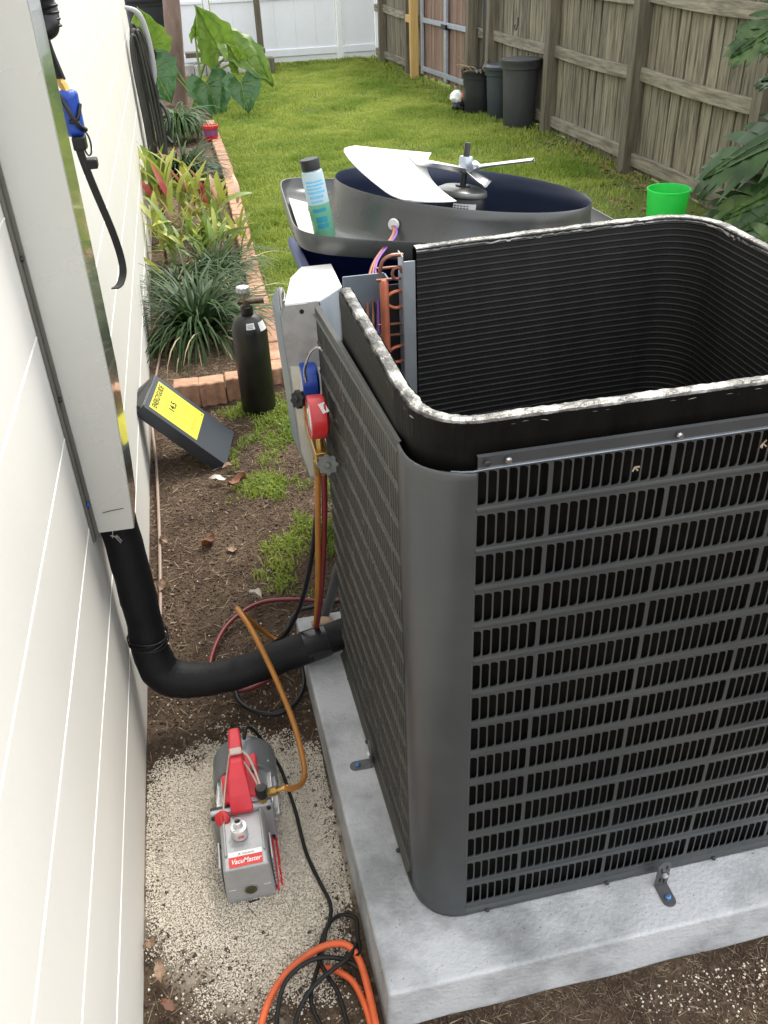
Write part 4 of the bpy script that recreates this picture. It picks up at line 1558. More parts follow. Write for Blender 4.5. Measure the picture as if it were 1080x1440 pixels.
mb = MB().lathe([(.012, 0), (.0125, .004), (.0125, .022), (.010, .027), (.0001, .028)], 18, axis((.259, 1.180, PG+.140), (0, -.1, 1)))
part('inlet_cap', mb, m_black, pump, smooth=True)

# power cord of the pump and orange lead
gcord = [(.236, 1.32, .165), (.245, 1.345, .17), (.262, 1.355, .14), (.288, 1.35, .07), (.303, 1.34, .025), (.312, 1.29, .02), (.321, 1.22, .02), (.328, 1.125, .018), (.345, 1.05, .018), (.358, 1.0, .018), (.352, .965, .018), (.333, .935, .016), (.320, .90, .014), (.328, .905, .02), (.345, .945, .03), (.372, .965, .026), (.400, .955, .02), (.398, .92, .02), (.396, .89, .026), (.388, .875, .032)]
hose('pump_power_cord', gcord, .0038, m_blackr, 'black power cord running from the vacuum pump along the gravel', 'cord')
hose('orange_extension_cord', [(.18, .70, .012), (.200, .79, .014), (.225, .845, .016), (.262, .883, .02), (.310, .905, .026), (.350, .910, .03), (.378, .898, .03), (.392, .868, .026), (.397, .82, .022), (.398, .765, .02), (.396, .70, .02)], .0066, m_orange, 'thick orange extension cord arching at the pad corner', 'cord')
hose('orange_extension_cord', [(.318, .883, .010), (.345, .871, .012), (.372, .845, .012), (.385, .805, .012), (.390, .76, .012), (.388, .70, .012)], .0058, m_orange, 'inner duller strand of orange cord under the black loops', 'cord')
hose('black_cable', [(.225, .74, .02), (.232, .80, .022), (.250, .852, .03), (.280, .876, .036), (.318, .886, .036), (.355, .880, .03), (.388, .858, .022), (.396, .82, .016)], .0042, m_blackr, 'black cable looping over the orange cord, outermost loop', 'cable')
hose('black_cable', [(.25, .75, .02), (.270, .805, .022), (.302, .84, .03), (.343, .861, .034), (.374, .876, .034), (.392, .900, .03)], .0042, m_blackr, 'black cable crossing the loops towards the pad edge', 'cable')
hose('black_cable', [(.326, .90, .014), (.312, .87, .020), (.296, .83, .020), (.300, .795, .018), (.318, .75, .016)], .0040, m_blackr, 'black cable bowing left inside the orange loop', 'cable')
hose('black_cable', [(.318, .892, .022), (.330, .86, .022), (.345, .82, .020), (.350, .77, .018), (.35, .72, .018)], .0040, m_blackr, 'black cable running down the middle of the orange loop', 'cable')

# ================================================================== nitrogen tank
tp = Vector((.430, 3.18, 0))
tank = thing('gas_cylinder', 'black steel gas cylinder with a valve standing beside the brick edging', 'gas cylinder', tp)
mb = MB().lathe([(.0001, 0), (.062, 0), (.067, .006), (.067, .335), (.064, .355), (.054, .378), (.036, .394), (.022, .400), (.0001, .400)], 40, Matrix.Translation(tp))
part('cylinder_body', mb, M('tank_black', (.016, .015, .014), .42, .2, var=.5, vs=12, bump=.12, bs=40, rvar=.1), tank, smooth=True)
mb = MB().lathe([(.021, .398), (.023, .402), (.023, .430), (.019, .434), (.0001, .434)], 20, Matrix.Translation(tp))
part('neck_ring', mb, m_black, tank, smooth=True)
mb = MB().lathe([(.013, .43), (.015, .436), (.015, .458), (.011, .462), (.008, .485), (.0001, .487)], 16, Matrix.Translation(tp))
mb.tube([tp+Vector((-.030, 0, .452)), tp+Vector((.066, -.004, .450))], [.010, .0135], 14)
part('valve_body', mb, M('aged_brass', (.13, .10, .07), .4, .7, var=.3, vs=50), tank, smooth=True)
poly = [(.024*(1+.07*math.cos(10*a))*math.cos(a), .024*(1+.07*math.cos(10*a))*math.sin(a)) for a in [2*math.pi*k/60 for k in range(60)]]
mb = MB().prism(poly, .020, Matrix.Translation(tp+Vector((-.006, 0, .487))))
part('valve_handwheel', mb, m_galv, tank, bevel=.004)
mb = MB()
def tlab(a0_, a1_, z0_, z1_, r0, r1):
    vs = []
    for i in range(7):
        a = R(a0_+(a1_-a0_)*i/6)
        vs += [tp+Vector((r0*math.cos(a), r0*math.sin(a), z0_)), tp+Vector((r1*math.cos(a), r1*math.sin(a), z1_))]
    mb.add(vs, [(2*i, 2*i+2, 2*i+3, 2*i+1) for i in range(6)])
tlab(258, 288, .362, .383, .0635, .0535)
tlab(306, 342, .348, .380, .0670, .0550)
part('paper_label', mb, M('paper', (.62, .62, .62), .6), tank)
mb = MB()
for k in range(3):
    tlab(262, 283, .366+k*.005, .3675+k*.005, .0622-.0022*k, .0617-.0022*k)
part('label_text', mb, m_dark, tank)

# ================================================================== leaning service panel with the yellow label
A0 = Vector((.024, 2.80, .262))
C0 = Vector((.272, 2.77, .004))
B0 = Vector((.080, 3.005, .268))
D0 = B0+(C0-A0)
ux = (C0-A0).normalized()
uy = (B0-A0)
uy = (uy-ux*uy.dot(ux))
W_ = uy.length
uy.normalize()
un = ux.cross(uy)
Ln = (C0-A0).length
sp = thing('service_panel', 'dark grey metal service panel with a yellow energy label leaning on the wall', 'metal panel', C0)
Sm = Matrix((ux, uy, un)).transposed().to_4x4()
Sm.translation = A0
m_navy = M('panel_paint', (.040, .048, .058), .38, .1, var=.08, vs=9, coat=.1)
mb = MB().box((0, 0, -.0015), (Ln, W_, 0), Sm)
mb.box((0, 0, -.05), (Ln, .0015, -.0016), Sm)
mb.box((0, W_-.0015, -.05), (Ln, W_, -.0016), Sm)
sp1 = part('panel_sheet', mb, m_navy, sp, bevel=.0012)
mb = MB()
mb.add([Sm @ Vector(v) for v in ((-.001, .0, -.002), (-.001, W_, -.002), (-.012, W_-.02, -.075), (-.02, W_*.52, -.078), (-.012, .06, -.070))], [(0, 1, 2, 3, 4)])
part('end_flap', mb, m_dark, sp, solid=.0015)
mb = MB().tube([Sm @ Vector((.004, .004, .002)), Sm @ Vector((.004, W_-.004, .002))], .0022, 6)
part('rolled_edge', mb, m_navy, sp, smooth=True)
# label face: text runs along +uy, its up direction is -ux
lw, lh = W_*.80, Ln*.56
Lc = Sm @ Vector((.022+lh/2, W_*.09+lw/2, .0006))
m_yel = M('energy_yellow', (.60, .55, .04), .5, var=.03)
Lf_ = frame(Lc, uy, -ux)
if Lf_.to_3x3().col[2].dot(un) < 0:
    un2 = -un
mb = MB().add([Sm @ Vector(v) for v in ((.022, W_*.09, .0008), (.022+lh, W_*.09, .0008), (.022+lh, W_*.09+lw, .0008), (.022, W_*.09+lw, .0008))], [(0, 1, 2, 3)])
elab = part('energy_label', mb, m_yel, sp, label='yellow energy rating label with black print')
LB = Matrix((uy, -ux, uy.cross(-ux))).transposed().to_4x4()
LB.translation = Lc+un*.0006
sgn = 1 if uy.cross(-ux).dot(un) > 0 else -1
TM = LB
text(elab, 'ENERGYGUIDE', .030, TM @ Matrix.Translation((0, lh/2-.018, .0002*sgn)), m_black, bold=.0004, squeeze=lw*.92/(.030*7.3))
text(elab, '14.5', .034, TM @ Matrix.Translation((0, lh*.10, .0002*sgn)), m_black, bold=.0007)
mb = MB()
def ln(cx, cy, w_, h_):
    mb.add([TM @ Vector(v) for v in ((cx-w_/2, cy-h_/2, .0002*sgn), (cx+w_/2, cy-h_/2, .0002*sgn), (cx+w_/2, cy+h_/2, .0002*sgn), (cx-w_/2, cy+h_/2, .0002*sgn))], [(0, 1, 2, 3)])
ln(-.01, lh*.235, lw*.45, .0012)
ln(0, lh*.195, lw*.62, .0012)
ln(0, -.002, lw*.35, .001)
for k in range(5):
    ln(.0+.008*(k % 2), -.016-.006*k, lw*(.66-.07*(k % 3)), .0009)
for k in range(4):
    ln(-.012, -lh*.34-.004*k, lw*.5, .0008)
ln(lw*.42, -lh/2+.009, .008, .008)
part('label_rules', mb, M('print_grey', (.12, .11, .02), .5), elab)

# ================================================================== things hung on the wall
t = thing('hanging_strap', 'blue and black handle with a long black strap hanging on the wall', 'strap', (.07, 2.1, 1.3))
mb = MB().tube([(.060, 2.10, 1.62), (.060, 2.12, 1.50), (.064, 2.12, 1.47), (.062, 2.10, 1.445), (.052, 2.08, 1.435)], [.026, .027, .028, .026, .012], 16, smooth=5)
for k in range(7):
    mb.tube([(.062+.029*math.cos(a), 2.115+.029*math.sin(a), 1.445+.012*k) for a in [i*math.pi/8 for i in range(16)]], .0028, 5, closed=True)
part('ribbed_grip', mb, m_black, t, smooth=True)
mb = MB().tube([(.052, 2.10, 1.445), (.056, 2.11, 1.40), (.066, 2.12, 1.345)], .0115, 8, smooth=4)
part('webbing', mb, m_black, t, smooth=True)
mb = MB().tube([(.058, 2.12, 1.352), (.070, 2.11, 1.338), (.078, 2.10, 1.318)], [.006, .010, .006], 8, smooth=4)
part('yellow_connector', mb, m_brass, t, smooth=True)
mb = MB().add(*loop([(2.085, .060, .085, 1.245, 1.322), (2.10, .056, .094, 1.236, 1.330), (2.13, .058, .094, 1.24, 1.325), (2.145, .062, .086, 1.25, 1.315)]))
part('blue_casing', mb, m_bluep, t, bevel=.008, bseg=3)
mb = MB().tube([(.060, 2.08, 1.325), (.074, 2.078, 1.29), (.088, 2.082, 1.262), (.098, 2.10, 1.25)], .005, 8, smooth=4)
mb.tube([(.070, 2.08, 1.27), (.088, 2.08, 1.275), (.097, 2.10, 1.30)], .004, 8, smooth=4)
part('black_trim', mb, m_black, t, smooth=True)
mb = MB().add(*loop([(2.08, .066, .092, 1.212, 1.240), (2.12, .066, .094, 1.210, 1.242)]))
part('strap_mount', mb, m_black, t, bevel=.004)
mb = MB().tube([(.094+.008*math.cos(a), 2.10, 1.222+.024*math.sin(a)) for a in [i*math.pi/10 for i in range(20)]], .002, 6, closed=True)
part('wire_clasp', mb, m_dark, t, smooth=True)
mb = MB().box((.082, 2.085, 1.172), (.108, 2.12, 1.192))
part('buckle', mb, m_black, t, bevel=.003)
cl = catmull([(.076, 2.10, 1.212), (.082, 2.10, 1.17), (.092, 2.11, 1.11), (.104, 2.14, 1.03), (.110, 2.16, .965), (.110, 2.15, .925), (.100, 2.12, .905), (.088, 2.10, .902)], 8)
mb = MB()
vs = []
for i, p in enumerate(cl):
    w2 = .017
    d_ = Vector((.98, -.2, 0))*w2*.5
    vs += [p-d_, p+d_]
mb.add(vs, [(2*i, 2*i+2, 2*i+3, 2*i+1) for i in range(len(cl)-1)])
part('long_strap', mb, m_black, t, solid=.003)
mb = MB().box((.002, 2.4, 1.18), (.010, 2.52, 1.28))
o = part('wall_plate', mb, m_white, bevel=.002, org=(.006, 2.46, 1.23))
tag(o, 'small white plate on the wall behind the blue handle', 'plate')

# garden hose hank on the far wall
hz = thing('garden_hose', 'long hank of dark garden hose hanging at the far end of the house wall', 'garden hose', (.07, 6.9, .2))
for k in range(11):
    yy = 6.75+.03*k+rng.uniform(-.01, .01)
    xx = .05+.012*(k % 4)
    top, bot = 1.06+rng.uniform(-.03, .03), .16+rng.uniform(-.03, .06)
    sp_ = .05+.012*k
    pts = [(xx, yy, top), (xx+.03, yy+.04, top-.06), (xx+.05+.01*(k % 3), yy+sp_, .65), (xx+.06, yy+sp_*.9, .30), (xx+.03, yy+.03, bot), (xx-.01, yy-.02, bot+.05), (xx-.01, yy-.03, .5), (xx-.02, yy-.02, .9)]
    mb = MB().tube(pts, .011, 7, smooth=5, closed=True)
    part('hose_loop', mb, M('hose_dark', (.035, .035, .032), .4, var=.3) if k == 0 else bpy.data.materials['hose_dark'], hz, smooth=True)
mb = MB().tube([(.03, 6.98, 1.20), (.11, 7.0, 1.16), (.145, 7.02, 1.02), (.15, 7.02, .80), (.11, 7.02, .66)], [.012, .018, .020, .020, .012], 10, smooth=5)
part('hose_hanger', mb, M('light_grey_plastic', (.40, .41, .42), .45), hz, smooth=True)
mb = MB().tube([(.15, 6.95, .62), (.19, 6.9, .56), (.20, 6.85, .46), (.17, 6.85, .40), (.20, 6.8, .36)], .012, 8, smooth=4)
part('hose_nozzle', mb, m_dark, hz, smooth=True)

# ================================================================== garden bed
def edging(px, py, rot, k, w2=.095, d=.075, h=.085):
    poly = []
    for i in range(17):
        u = -1+2*i/16
        poly.append((u*w2/2, d/2+.010*abs(math.cos(u*math.pi*1.0))))
    poly += [(w2/2, -d/2), (-w2/2, -d/2)]
    return poly
edge = thing('brick_edging', 'row of scalloped terracotta blocks edging the planting bed along the lawn', 'garden edging', (.55, 5.5, 0))
poly = edging(0, 0, 0, 0)
mb = MB().prism([(x, y) for x, y in poly][::-1], .1)
me_b = bpy.data.meshes.new('brick')
me_b.from_pydata(mb.v, [], mb.f)
me_b.materials.append(m_brick)
def put_brick(x, y, z, rz, sx=1, sy=1):
    o = bpy.data.objects.new('brick', me_b)
    COL.objects.link(o)
    o.parent = edge
    o.location = Vector((x, y, z))-edge.location
    o.rotation_euler = (rng.gauss(0, .02), rng.gauss(0, .02), rz+rng.gauss(0, .02))
    o.scale = (sx, sy, 1)
    md = o.modifiers.new('b', 'BEVEL')
    md.width = .004
    md.limit_method = 'ANGLE'
    return o
# along the lawn
y = 3.42
while y < 9.35:
    x = .555+.015*math.sin(y*1.1)
    put_brick(x, y, -.02+rng.uniform(-.004, .004), R(-90), 1.0, 1.0)
    y += .0985
# front end of the bed, towards the camera
for k in range(3):
    put_brick(.155+.104*k, 3.325-.004*k+.02*(k == 2), -.005, R(180), 1.06, 1.0)
for k in range(2):
    put_brick(.455+.06*k, 3.36+.02*k, -.005, R(180), 1.0, 1.0)

def strap_leaves(mb, c, n, L, up, w_, droop, seed, spread=.02):
    rg_ = random.Random(seed)
    for i in range(n):
        az = rg_.uniform(0, 6.283)
        l = L*rg_.uniform(.6, 1.1)
        el = rg_.uniform(*up)
        d = Vector((math.cos(az), math.sin(az), 0))
        sd_ = Vector((-d.y, d.x, 0))
        p = Vector(c)+d*rg_.uniform(0, spread)+Vector((rg_.uniform(-1, 1), rg_.uniform(-1, 1), 0))*spread
        k = 7
        vs = []
        e = el
        dr = droop*rg_.uniform(.6, 1.3)
        for j in range(k+1):
            t = j/k
            ww = w_*(1-t**2.2)*rg_.uniform(.95, 1.05)+.0006
            vs += [p-sd_*ww, p+sd_*ww+Vector((0, 0, ww*.3))]
            p = p+(d*math.cos(e)+Vector((0, 0, math.sin(e))))*(l/k)
            e -= dr/k*(1+t)
            if p.z < .015:
                p.z = .015
        mb.add(vs, [(2*j, 2*j+2, 2*j+3, 2*j+1) for j in range(k)])
m_strapd = M('strap_leaf', (.022, .050, .016), .5, vs=12, col2=(.055, .10, .032), mix=(.4, .65), spec=.25, transl=.15)
m_strapg = M('strap_leaf_pale', (.04, .09, .03), .5, vs=12, col2=(.09, .15, .05), mix=(.4, .62), spec=.25, transl=.15)
m_deadl = M('dead_strap', (.34, .28, .17), .6, var=.3, vs=20)
def clump(c, n, L, label, seed, up=(.6, 1.45), w_=.006, droop=1.6, mt=None, dead=40):
    t = thing('strap_leaf_plant', label, 'plant', c)
    mb = MB()
    strap_leaves(mb, c, n, L, up, w_, droop, seed, .045)
    part('leaf_blade', mb, mt or m_strapd, t, kind='stuff', smooth=True)
    if dead:
        mb = MB()
        strap_leaves(mb, c, dead, L*.85, (.1, .9), w_*.7, 1.6, seed+1, .07)
        part('dry_blade', mb, m_deadl, t, kind='stuff', smooth=True)
    return t
clump((.235, 3.95, .03), 340, .52, 'large dark green strap-leaved clump nearest the black gas cylinder', 3, w_=.0065, dead=46)
clump((.35, 4.75, .03), 180, .42, 'smaller grassy clump behind the nearest dark strap-leaved plant', 5, w_=.005, up=(.4, 1.3), dead=60)
clump((.17, 4.55, .03), 130, .40, 'grassy clump against the wall behind the nearest strap-leaved plant', 8, w_=.006, up=(.5, 1.3), dead=30)
clump((.24, 7.05, .03), 330, .44, 'dark bushy strap-leaved plant beyond the yellow and red plants', 6, w_=.009, dead=20)
clump((.24, 8.75, .10), 380, .46, 'arching pale striped strap-leaved plant at the foot of the tree', 9, w_=.009, up=(.9, 1.5), droop=2.7, mt=m_strapg, dead=0)

# yellow green croton / bromeliad leaves
def leafmesh(L, w_, curl, mt, nm='leaf'):
    mb = MB()
    k = 7
    vs = []
    p = Vector((0, 0, 0))
    e = 1.15
    for j in range(k+1):
        t = j/k
        ww = w_*math.sin(min(1, t*1.05+.12)*math.pi)**.7 if t < .98 else .0006
        vs += [p+Vector((0, -ww, ww*.35)), p, p+Vector((0, ww, ww*.35))]
        p = p+Vector((math.cos(e), 0, math.sin(e)))*L/k
        e -= curl/k
    fs = []
    for j in range(k):
        a = j*3
        fs += [(a, a+3, a+4, a+1), (a+1, a+4, a+5, a+2)]
    me = bpy.data.meshes.new(nm)
    me.from_pydata([tuple(v) for v in mb.v] + [tuple(v) for v in vs], [], fs)
    me.polygons.foreach_set('use_smooth', [True]*len(me.polygons))
    me.materials.append(mt)
    return me
m_yg = M('yellow_green_leaf', (.30, .34, .045), .42, vs=14, col2=(.44, .46, .12), mix=(.35, .65), rand=.18, transl=.3)
m_lg = M('green_leaf', (.12, .20, .035), .42, vs=14, col2=(.24, .32, .06), mix=(.35, .65), rand=.2, transl=.3)
m_rl = M('red_leaf', (.48, .05, .06), .42, vs=14, col2=(.55, .20, .14), mix=(.4, .7), rand=.12, transl=.25)
m_pl = M('pale_pink_leaf', (.62, .44, .32), .45, vs=14, var=.15, rand=.1, transl=.25)
LM = {}
for nm, mt in (('y', m_yg), ('g', m_lg), ('r', m_rl), ('p', m_pl)):
    LM[nm] = [leafmesh(.21, .012, .7, mt), leafmesh(.17, .014, .95, mt)]
def rosette(c, n, label, seed, kinds, sc_=1., lean=0.):
    rg_ = random.Random(seed)
    t = thing('croton_plant', label, 'plant', c)
    for i in range(n):
        kd = kinds[int(rg_.random()*len(kinds))]
        o = bpy.data.objects.new('leaf', LM[kd][rg_.randrange(2)])
        COL.objects.link(o)
        o.parent = t
        h = rg_.uniform(0, .13)*sc_
        o.location = (rg_.gauss(0, .05)*sc_, rg_.gauss(0, .07)*sc_, h)
        inner = kd in 'rp'
        o.rotation_euler = (rg_.gauss(0, .25), rg_.uniform(-.55, .0) if inner else rg_.uniform(-.45, .60), rg_.uniform(0, 6.28))
        s = sc_*rg_.uniform(.75, 1.15)*(.8 if inner else 1)
        o.scale = (s, s, s)
    mb = MB().tube([Vector(c)+Vector((0, 0, -.02)), Vector(c)+Vector((.004, 0, .12*sc_))], .008, 7)
    part('stem', mb, m_copperd, t)
    return t
rosette((.09, 5.85, .12), 44, 'tall yellow-green leaved plant leaning against the wall', 1, 'yyyyyg', 1.9, lean=-.2)
rosette((.22, 5.60, .10), 34, 'yellow-green plant with red centre leaves, left of the two with red', 2, 'yyygrrrp', 1.6)
rosette((.40, 5.55, .08), 32, 'green and yellow plant with red and pale pink spikes beside the edging', 3, 'yyggrpp', 1.5)
rosette((.09, 5.05, .06), 28, 'low yellow-green plant at the wall in front of the tall one', 4, 'yyyg', 1.5, lean=-.2)
rosette((.28, 5.05, .05), 44, 'bright green leafy plant in the middle of the bed', 5, 'ggggy', 1.2)
rosette((.45, 5.10, .05), 30, 'small yellow and green plant spilling over the edging', 6, 'gggyy', 1.1)

# red flower pot at the end of the edging
pp = Vector((.525, 8.45, .065))
pt = thing('flower_pot', 'small red glazed pot with a purple band on the end of the brick edging', 'pot', pp)
mb = MB().lathe([(.0001, 0), (.046, 0), (.056, .03), (.060, .04)], 22, Matrix.Translation(pp))
part('pot_base', mb, m_red, pt, smooth=True)
mb = MB().lathe([(.054, .040), (.058, .05), (.060, .095)], 22, Matrix.Translation(pp))
part('purple_band', mb, M('purple_glaze', (.22, .08, .20), .35), pt, smooth=True)
mb = MB().lathe([(.060, .095), (.068, .10), (.068, .125), (.060, .127), (.056, .11), (.0001, .108)], 22, Matrix.Translation(pp))
part('pot_rim', mb, m_red, pt, smooth=True)
mb = MB()
strap_leaves(mb, pp+Vector((0, 0, .11)), 20, .05, (.6, 1.4), .003, .8, 12, .03)
part('pot_plant', mb, m_deadl, pt, kind='stuff')
mb = MB().lathe([(.0001, .02), (.03, .022), (.045, .012), (.052, 0), (.05, -.004)], 22, Matrix.Translation((.47, 7.35, .06)) @ Matrix.Rotation(.15, 4, 'X'))
o = part('tub_lid', mb, m_lid, smooth=True, org=(.47, 7.35, .06))
tag(o, 'round dull green plastic lid lying in the bed near the brick edging', 'lid')

# tree trunk
tr = thing('tree', 'tree with a straight reddish brown trunk growing at the end of the bed', 'tree', (.27, 10.9, 0))
pts = [(.29, 10.9, -.02), (.29, 10.9, .1), (.315, 10.9, .5), (.355, 10.9, 1.0), (.37, 10.9, 1.6), (.28, 10.92, 2.4), (.24, 10.9, 3.2)]
mb = MB().tube(pts, [.115, .098, .092, .09, .086, .08, .07], 24, smooth=8)
for i, v in enumerate(mb.v):
    d = hnoise(v[0]*9, v[2]*3, 1.2, i % 2)*.006
    mb.v[i] = (v[0]+d, v[1]+d, v[2])
part('trunk', mb, m_bark, tr, smooth=True)
brs = []
for az, el, L in ((.4, .9, 1.5), (2.3, .8, 1.6), (4.2, 1.0, 1.4), (5.5, .7, 1.5)):
    p0 = Vector((.25, 10.9, 2.9))
    p1 = p0+Vector((math.cos(az)*math.cos(el), math.sin(az)*math.cos(el), math.sin(el)))*L*.6
    p2 = p1+Vector((math.cos(az)*.7, math.sin(az)*.7, .5))*L*.5
    brs.append((p1, p2))
    mb = MB().tube([p0, p1, p2], [.06, .04, .015], 10, smooth=5)
    part('limb', mb, m_bark, tr, smooth=True)
P, S = [], []
for i in range(5200):
    q = brs[i % 4][1] if rng.random() < .7 else brs[i % 4][0]+Vector((0, 0, .5))
    P.append((q.x+rng.gauss(0, .38), q.y+rng.gauss(0, .38), q.z+rng.gauss(0, .28)+.2))
    S.append(rng.uniform(.07, .13))
V, F = scatter(P, S, LF2)
fast_mesh('crown', V, F, M('tree_leaf', (.05, .10, .02), .45, vs=6, col2=(.10, .16, .035), mix=(.4, .6), transl=.25), kind='stuff', parent=tr)

# elephant ears
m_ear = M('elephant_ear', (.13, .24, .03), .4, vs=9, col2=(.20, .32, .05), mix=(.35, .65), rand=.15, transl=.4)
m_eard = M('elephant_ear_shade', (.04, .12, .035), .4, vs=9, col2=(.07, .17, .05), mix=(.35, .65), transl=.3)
def ear(mb, c, tipdir, L, Wd, nrm_, fold=.25, seed=0):
    """heart shaped leaf, c = stalk joint, tipdir towards the tip"""
    x = Vector(tipdir).normalized()
    n_ = Vector(nrm_)
    n_ = (n_-x*n_.dot(x)).normalized()
    y_ = n_.cross(x)
    def fn(u, v):
        # u along from back lobes to tip, v across -1..1
        t = u
        vv = v*2-1
        prof_ = (math.sin(math.pi*min(1, (t*.93+.07))**.72))**.85*(1-.15*t)
        ww = Wd*prof_*(1+.07*math.sin(t*26+seed))
        xx = (t-.28)*L
        # notch between back lobes
        if t < .28:
            xx += (1-abs(vv))*(.28-t)*L*.85
        zz = abs(vv)*fold*Wd-.25*L*max(0, t-.3)**2+.03*L*math.sin(vv*9+t*8)
        return Vector(c)+x*xx+y_*vv*ww+n_*zz
    return mb.grid(fn, 26, 12)
ee = thing('elephant_ear_plant', 'large leaved elephant ear plant spreading right of the tree trunk', 'plant', (.42, 10.4, 0))
leaves = [((.76, 10.4, .60), (-.30, -.25, .75), .62, .24, (.25, -.9, .1), m_ear),
          ((.95, 10.2, .58), (.62, -.35, -.55), .66, .22, (.35, -.75, .5), m_ear),
          ((.93, 10.1, .49), (-.30, -.3, .62), .30, .125, (.1, -.9, .35), m_ear),
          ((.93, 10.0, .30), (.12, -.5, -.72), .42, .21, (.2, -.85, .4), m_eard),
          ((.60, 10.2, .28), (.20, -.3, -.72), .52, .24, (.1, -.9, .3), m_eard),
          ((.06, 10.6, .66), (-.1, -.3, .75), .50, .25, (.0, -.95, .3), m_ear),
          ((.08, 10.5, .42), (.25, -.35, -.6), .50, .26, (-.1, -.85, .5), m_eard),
          ((.55, 10.6, .72), (.25, -.3, .85), .30, .08, (.5, -.8, .2), m_ear)]
for i, (c_, td, L, Wd, nn_, mt) in enumerate(leaves):
    mb = ear(MB(), c_, td, L, Wd, nn_, seed=i)
    lf_ = part('leaf', mb, mt, ee, smooth=True)
    mid_ = [mb.v[k*13+6] for k in range(0, 27, 2)]
    up_ = Vector(nn_).normalized()*.004
    vb = MB().tube([Vector(v)+up_ for v in mid_], [.006]*13+[.002], 5)
    for k in range(3, 22, 4):
        for c0_, step in ((6, 1), (6, -1)):
            pp_ = [Vector(mb.v[min(26, k+j_)*13+c0_+step*j_])+up_ for j_ in range(0, 5)]
            vb.tube(pp_, .0028, 4)
    part('leaf_vein', vb, m_lg, lf_, smooth=True)
    base = Vector((.40+.02*i, 10.45, .02))
    mid = base.lerp(Vector(c_), .55)+Vector((0, .05, .10))
    mb = MB().tube([base, mid, c_], [.016, .012, .008], 8, smooth=6)
    part('leaf_stalk', mb, m_lg, ee, smooth=True)

# black barrels and plank behind the tree
def can(name, c, r0, r1, h, mt, label, cat='bin', rim=True, lidded=False, tilt=0, group=None):
    t = thing(name, label, cat, c, group)
    T = Matrix.Translation(c) @ Matrix.Rotation(tilt, 4, 'Y')
    pr = [(.0001, .0), (r0*.96, 0), (r0, .012), (r0+(r1-r0)*.5, h*.5), (r1, h-.02)]
    pr += [(r1-.006, h-.02), (r0*.95, .03), (.0001, .03)]
    part('bin_body', MB().lathe(pr, 40, T), mt, t, smooth=True)
    part('bin_rim', MB().lathe([(r1-.004, h-.075), (r1+.012, h-.070), (r1+.014, h-.022), (r1+.018, h-.016), (r1+.018, h), (r1-.004, h), (r1-.008, h-.03)], 40, T), mt, t, smooth=True)
    if lidded:
        part('bin_lid', MB().lathe([(r1+.022, h-.02), (r1+.024, h+.004), (r1*.93, h+.022), (r1*.85, h+.018), (.0001, h+.026)], 40, T), mt, t, smooth=True)
    return t
can('plastic_barrel', (.06, 12.4, 0), .22, .24, .98, m_cank, 'black plastic barrel half hidden behind the tree trunk', 'barrel', lidded=True)
can('plant_tub', (.12, 11.6, 0), .20, .24, .36, m_cank, 'low black plant tub left of the tree foot', 'tub')
mb = MB().box((.45, 13.15, .24), (1.50, 13.35, .30))
o = part('timber_plank', mb, m_woodp, bevel=.006, org=(.95, 13.2, .24))
tag(o, 'grey timber plank on the concrete blocks before the white fence', 'plank')
bw = thing('block_stack', 'low row of whitish concrete blocks in front of the white fence', 'concrete blocks', (.95, 13.25, 0))
x = .40
for k in range(6):
    l = rng.uniform(.14, .20)
    mb = MB().box((x, 13.10+rng.uniform(0, .03), -.02), (x+l-.008, 13.35, .155+rng.uniform(0, .02)))
    mb2 = part('concrete_block', mb, M('pale_block', (.38, .37, .35), .85, vs=12, col2=(.58, .57, .55), mix=(.4, .6), bump=.5, bs=40) if k == 0 else bpy.data.materials['pale_block'], bw, bevel=.01)
    x += l
o = part('stone_block', MB().box((1.46, 13.05, 0), (1.60, 13.2, .20)), m_woodp, org=(1.53, 13.1, 0), bevel=.02)
tag(o, 'dark weathered block at the right end of the concrete blocks', 'stone')
o = part('wooden_post', MB().box((1.45, 13.62, 0), (1.53, 13.70, 1.6)), m_woodp, org=(1.49, 13.66, 0), bevel=.005)
tag(o, 'single brown post standing before the white fence', 'post')

# ================================================================== white vinyl fence at the back
vf = thing('vinyl_fence', 'bright white vinyl fence closing the far end of the yard', 'fence', (1.0, 14.0, 0))
xs_ = [-2.6, -.9, .83, 2.66, 3.215]
for a_, b_ in zip(xs_, xs_[1:]):
    n = max(1, int((b_-a_)/.30))
    for k in range(n):
        u0, u1 = a_+.05+(b_-a_-.1)*k/n, a_+.05+(b_-a_-.1)*(k+1)/n
        part('panel_board', MB().box((u0+.001, 13.99, .03), (u1-.001, 14.01, 1.75)), m_vinyl, vf)
    part('bottom_rail', MB().box((a_+.05, 13.97, .10), (b_-.05, 14.03, .19)), m_vinyl, vf, bevel=.004)
    part('top_rail', MB().box((a_+.05, 13.97, .80), (b_-.05, 14.03, .84)), m_vinyl, vf, bevel=.004)
for x in xs_:
    part('fence_post', MB().box((x-.035, 13.955, 0), (x+.035, 14.045, 1.85)), m_vinyl, vf, bevel=.004)

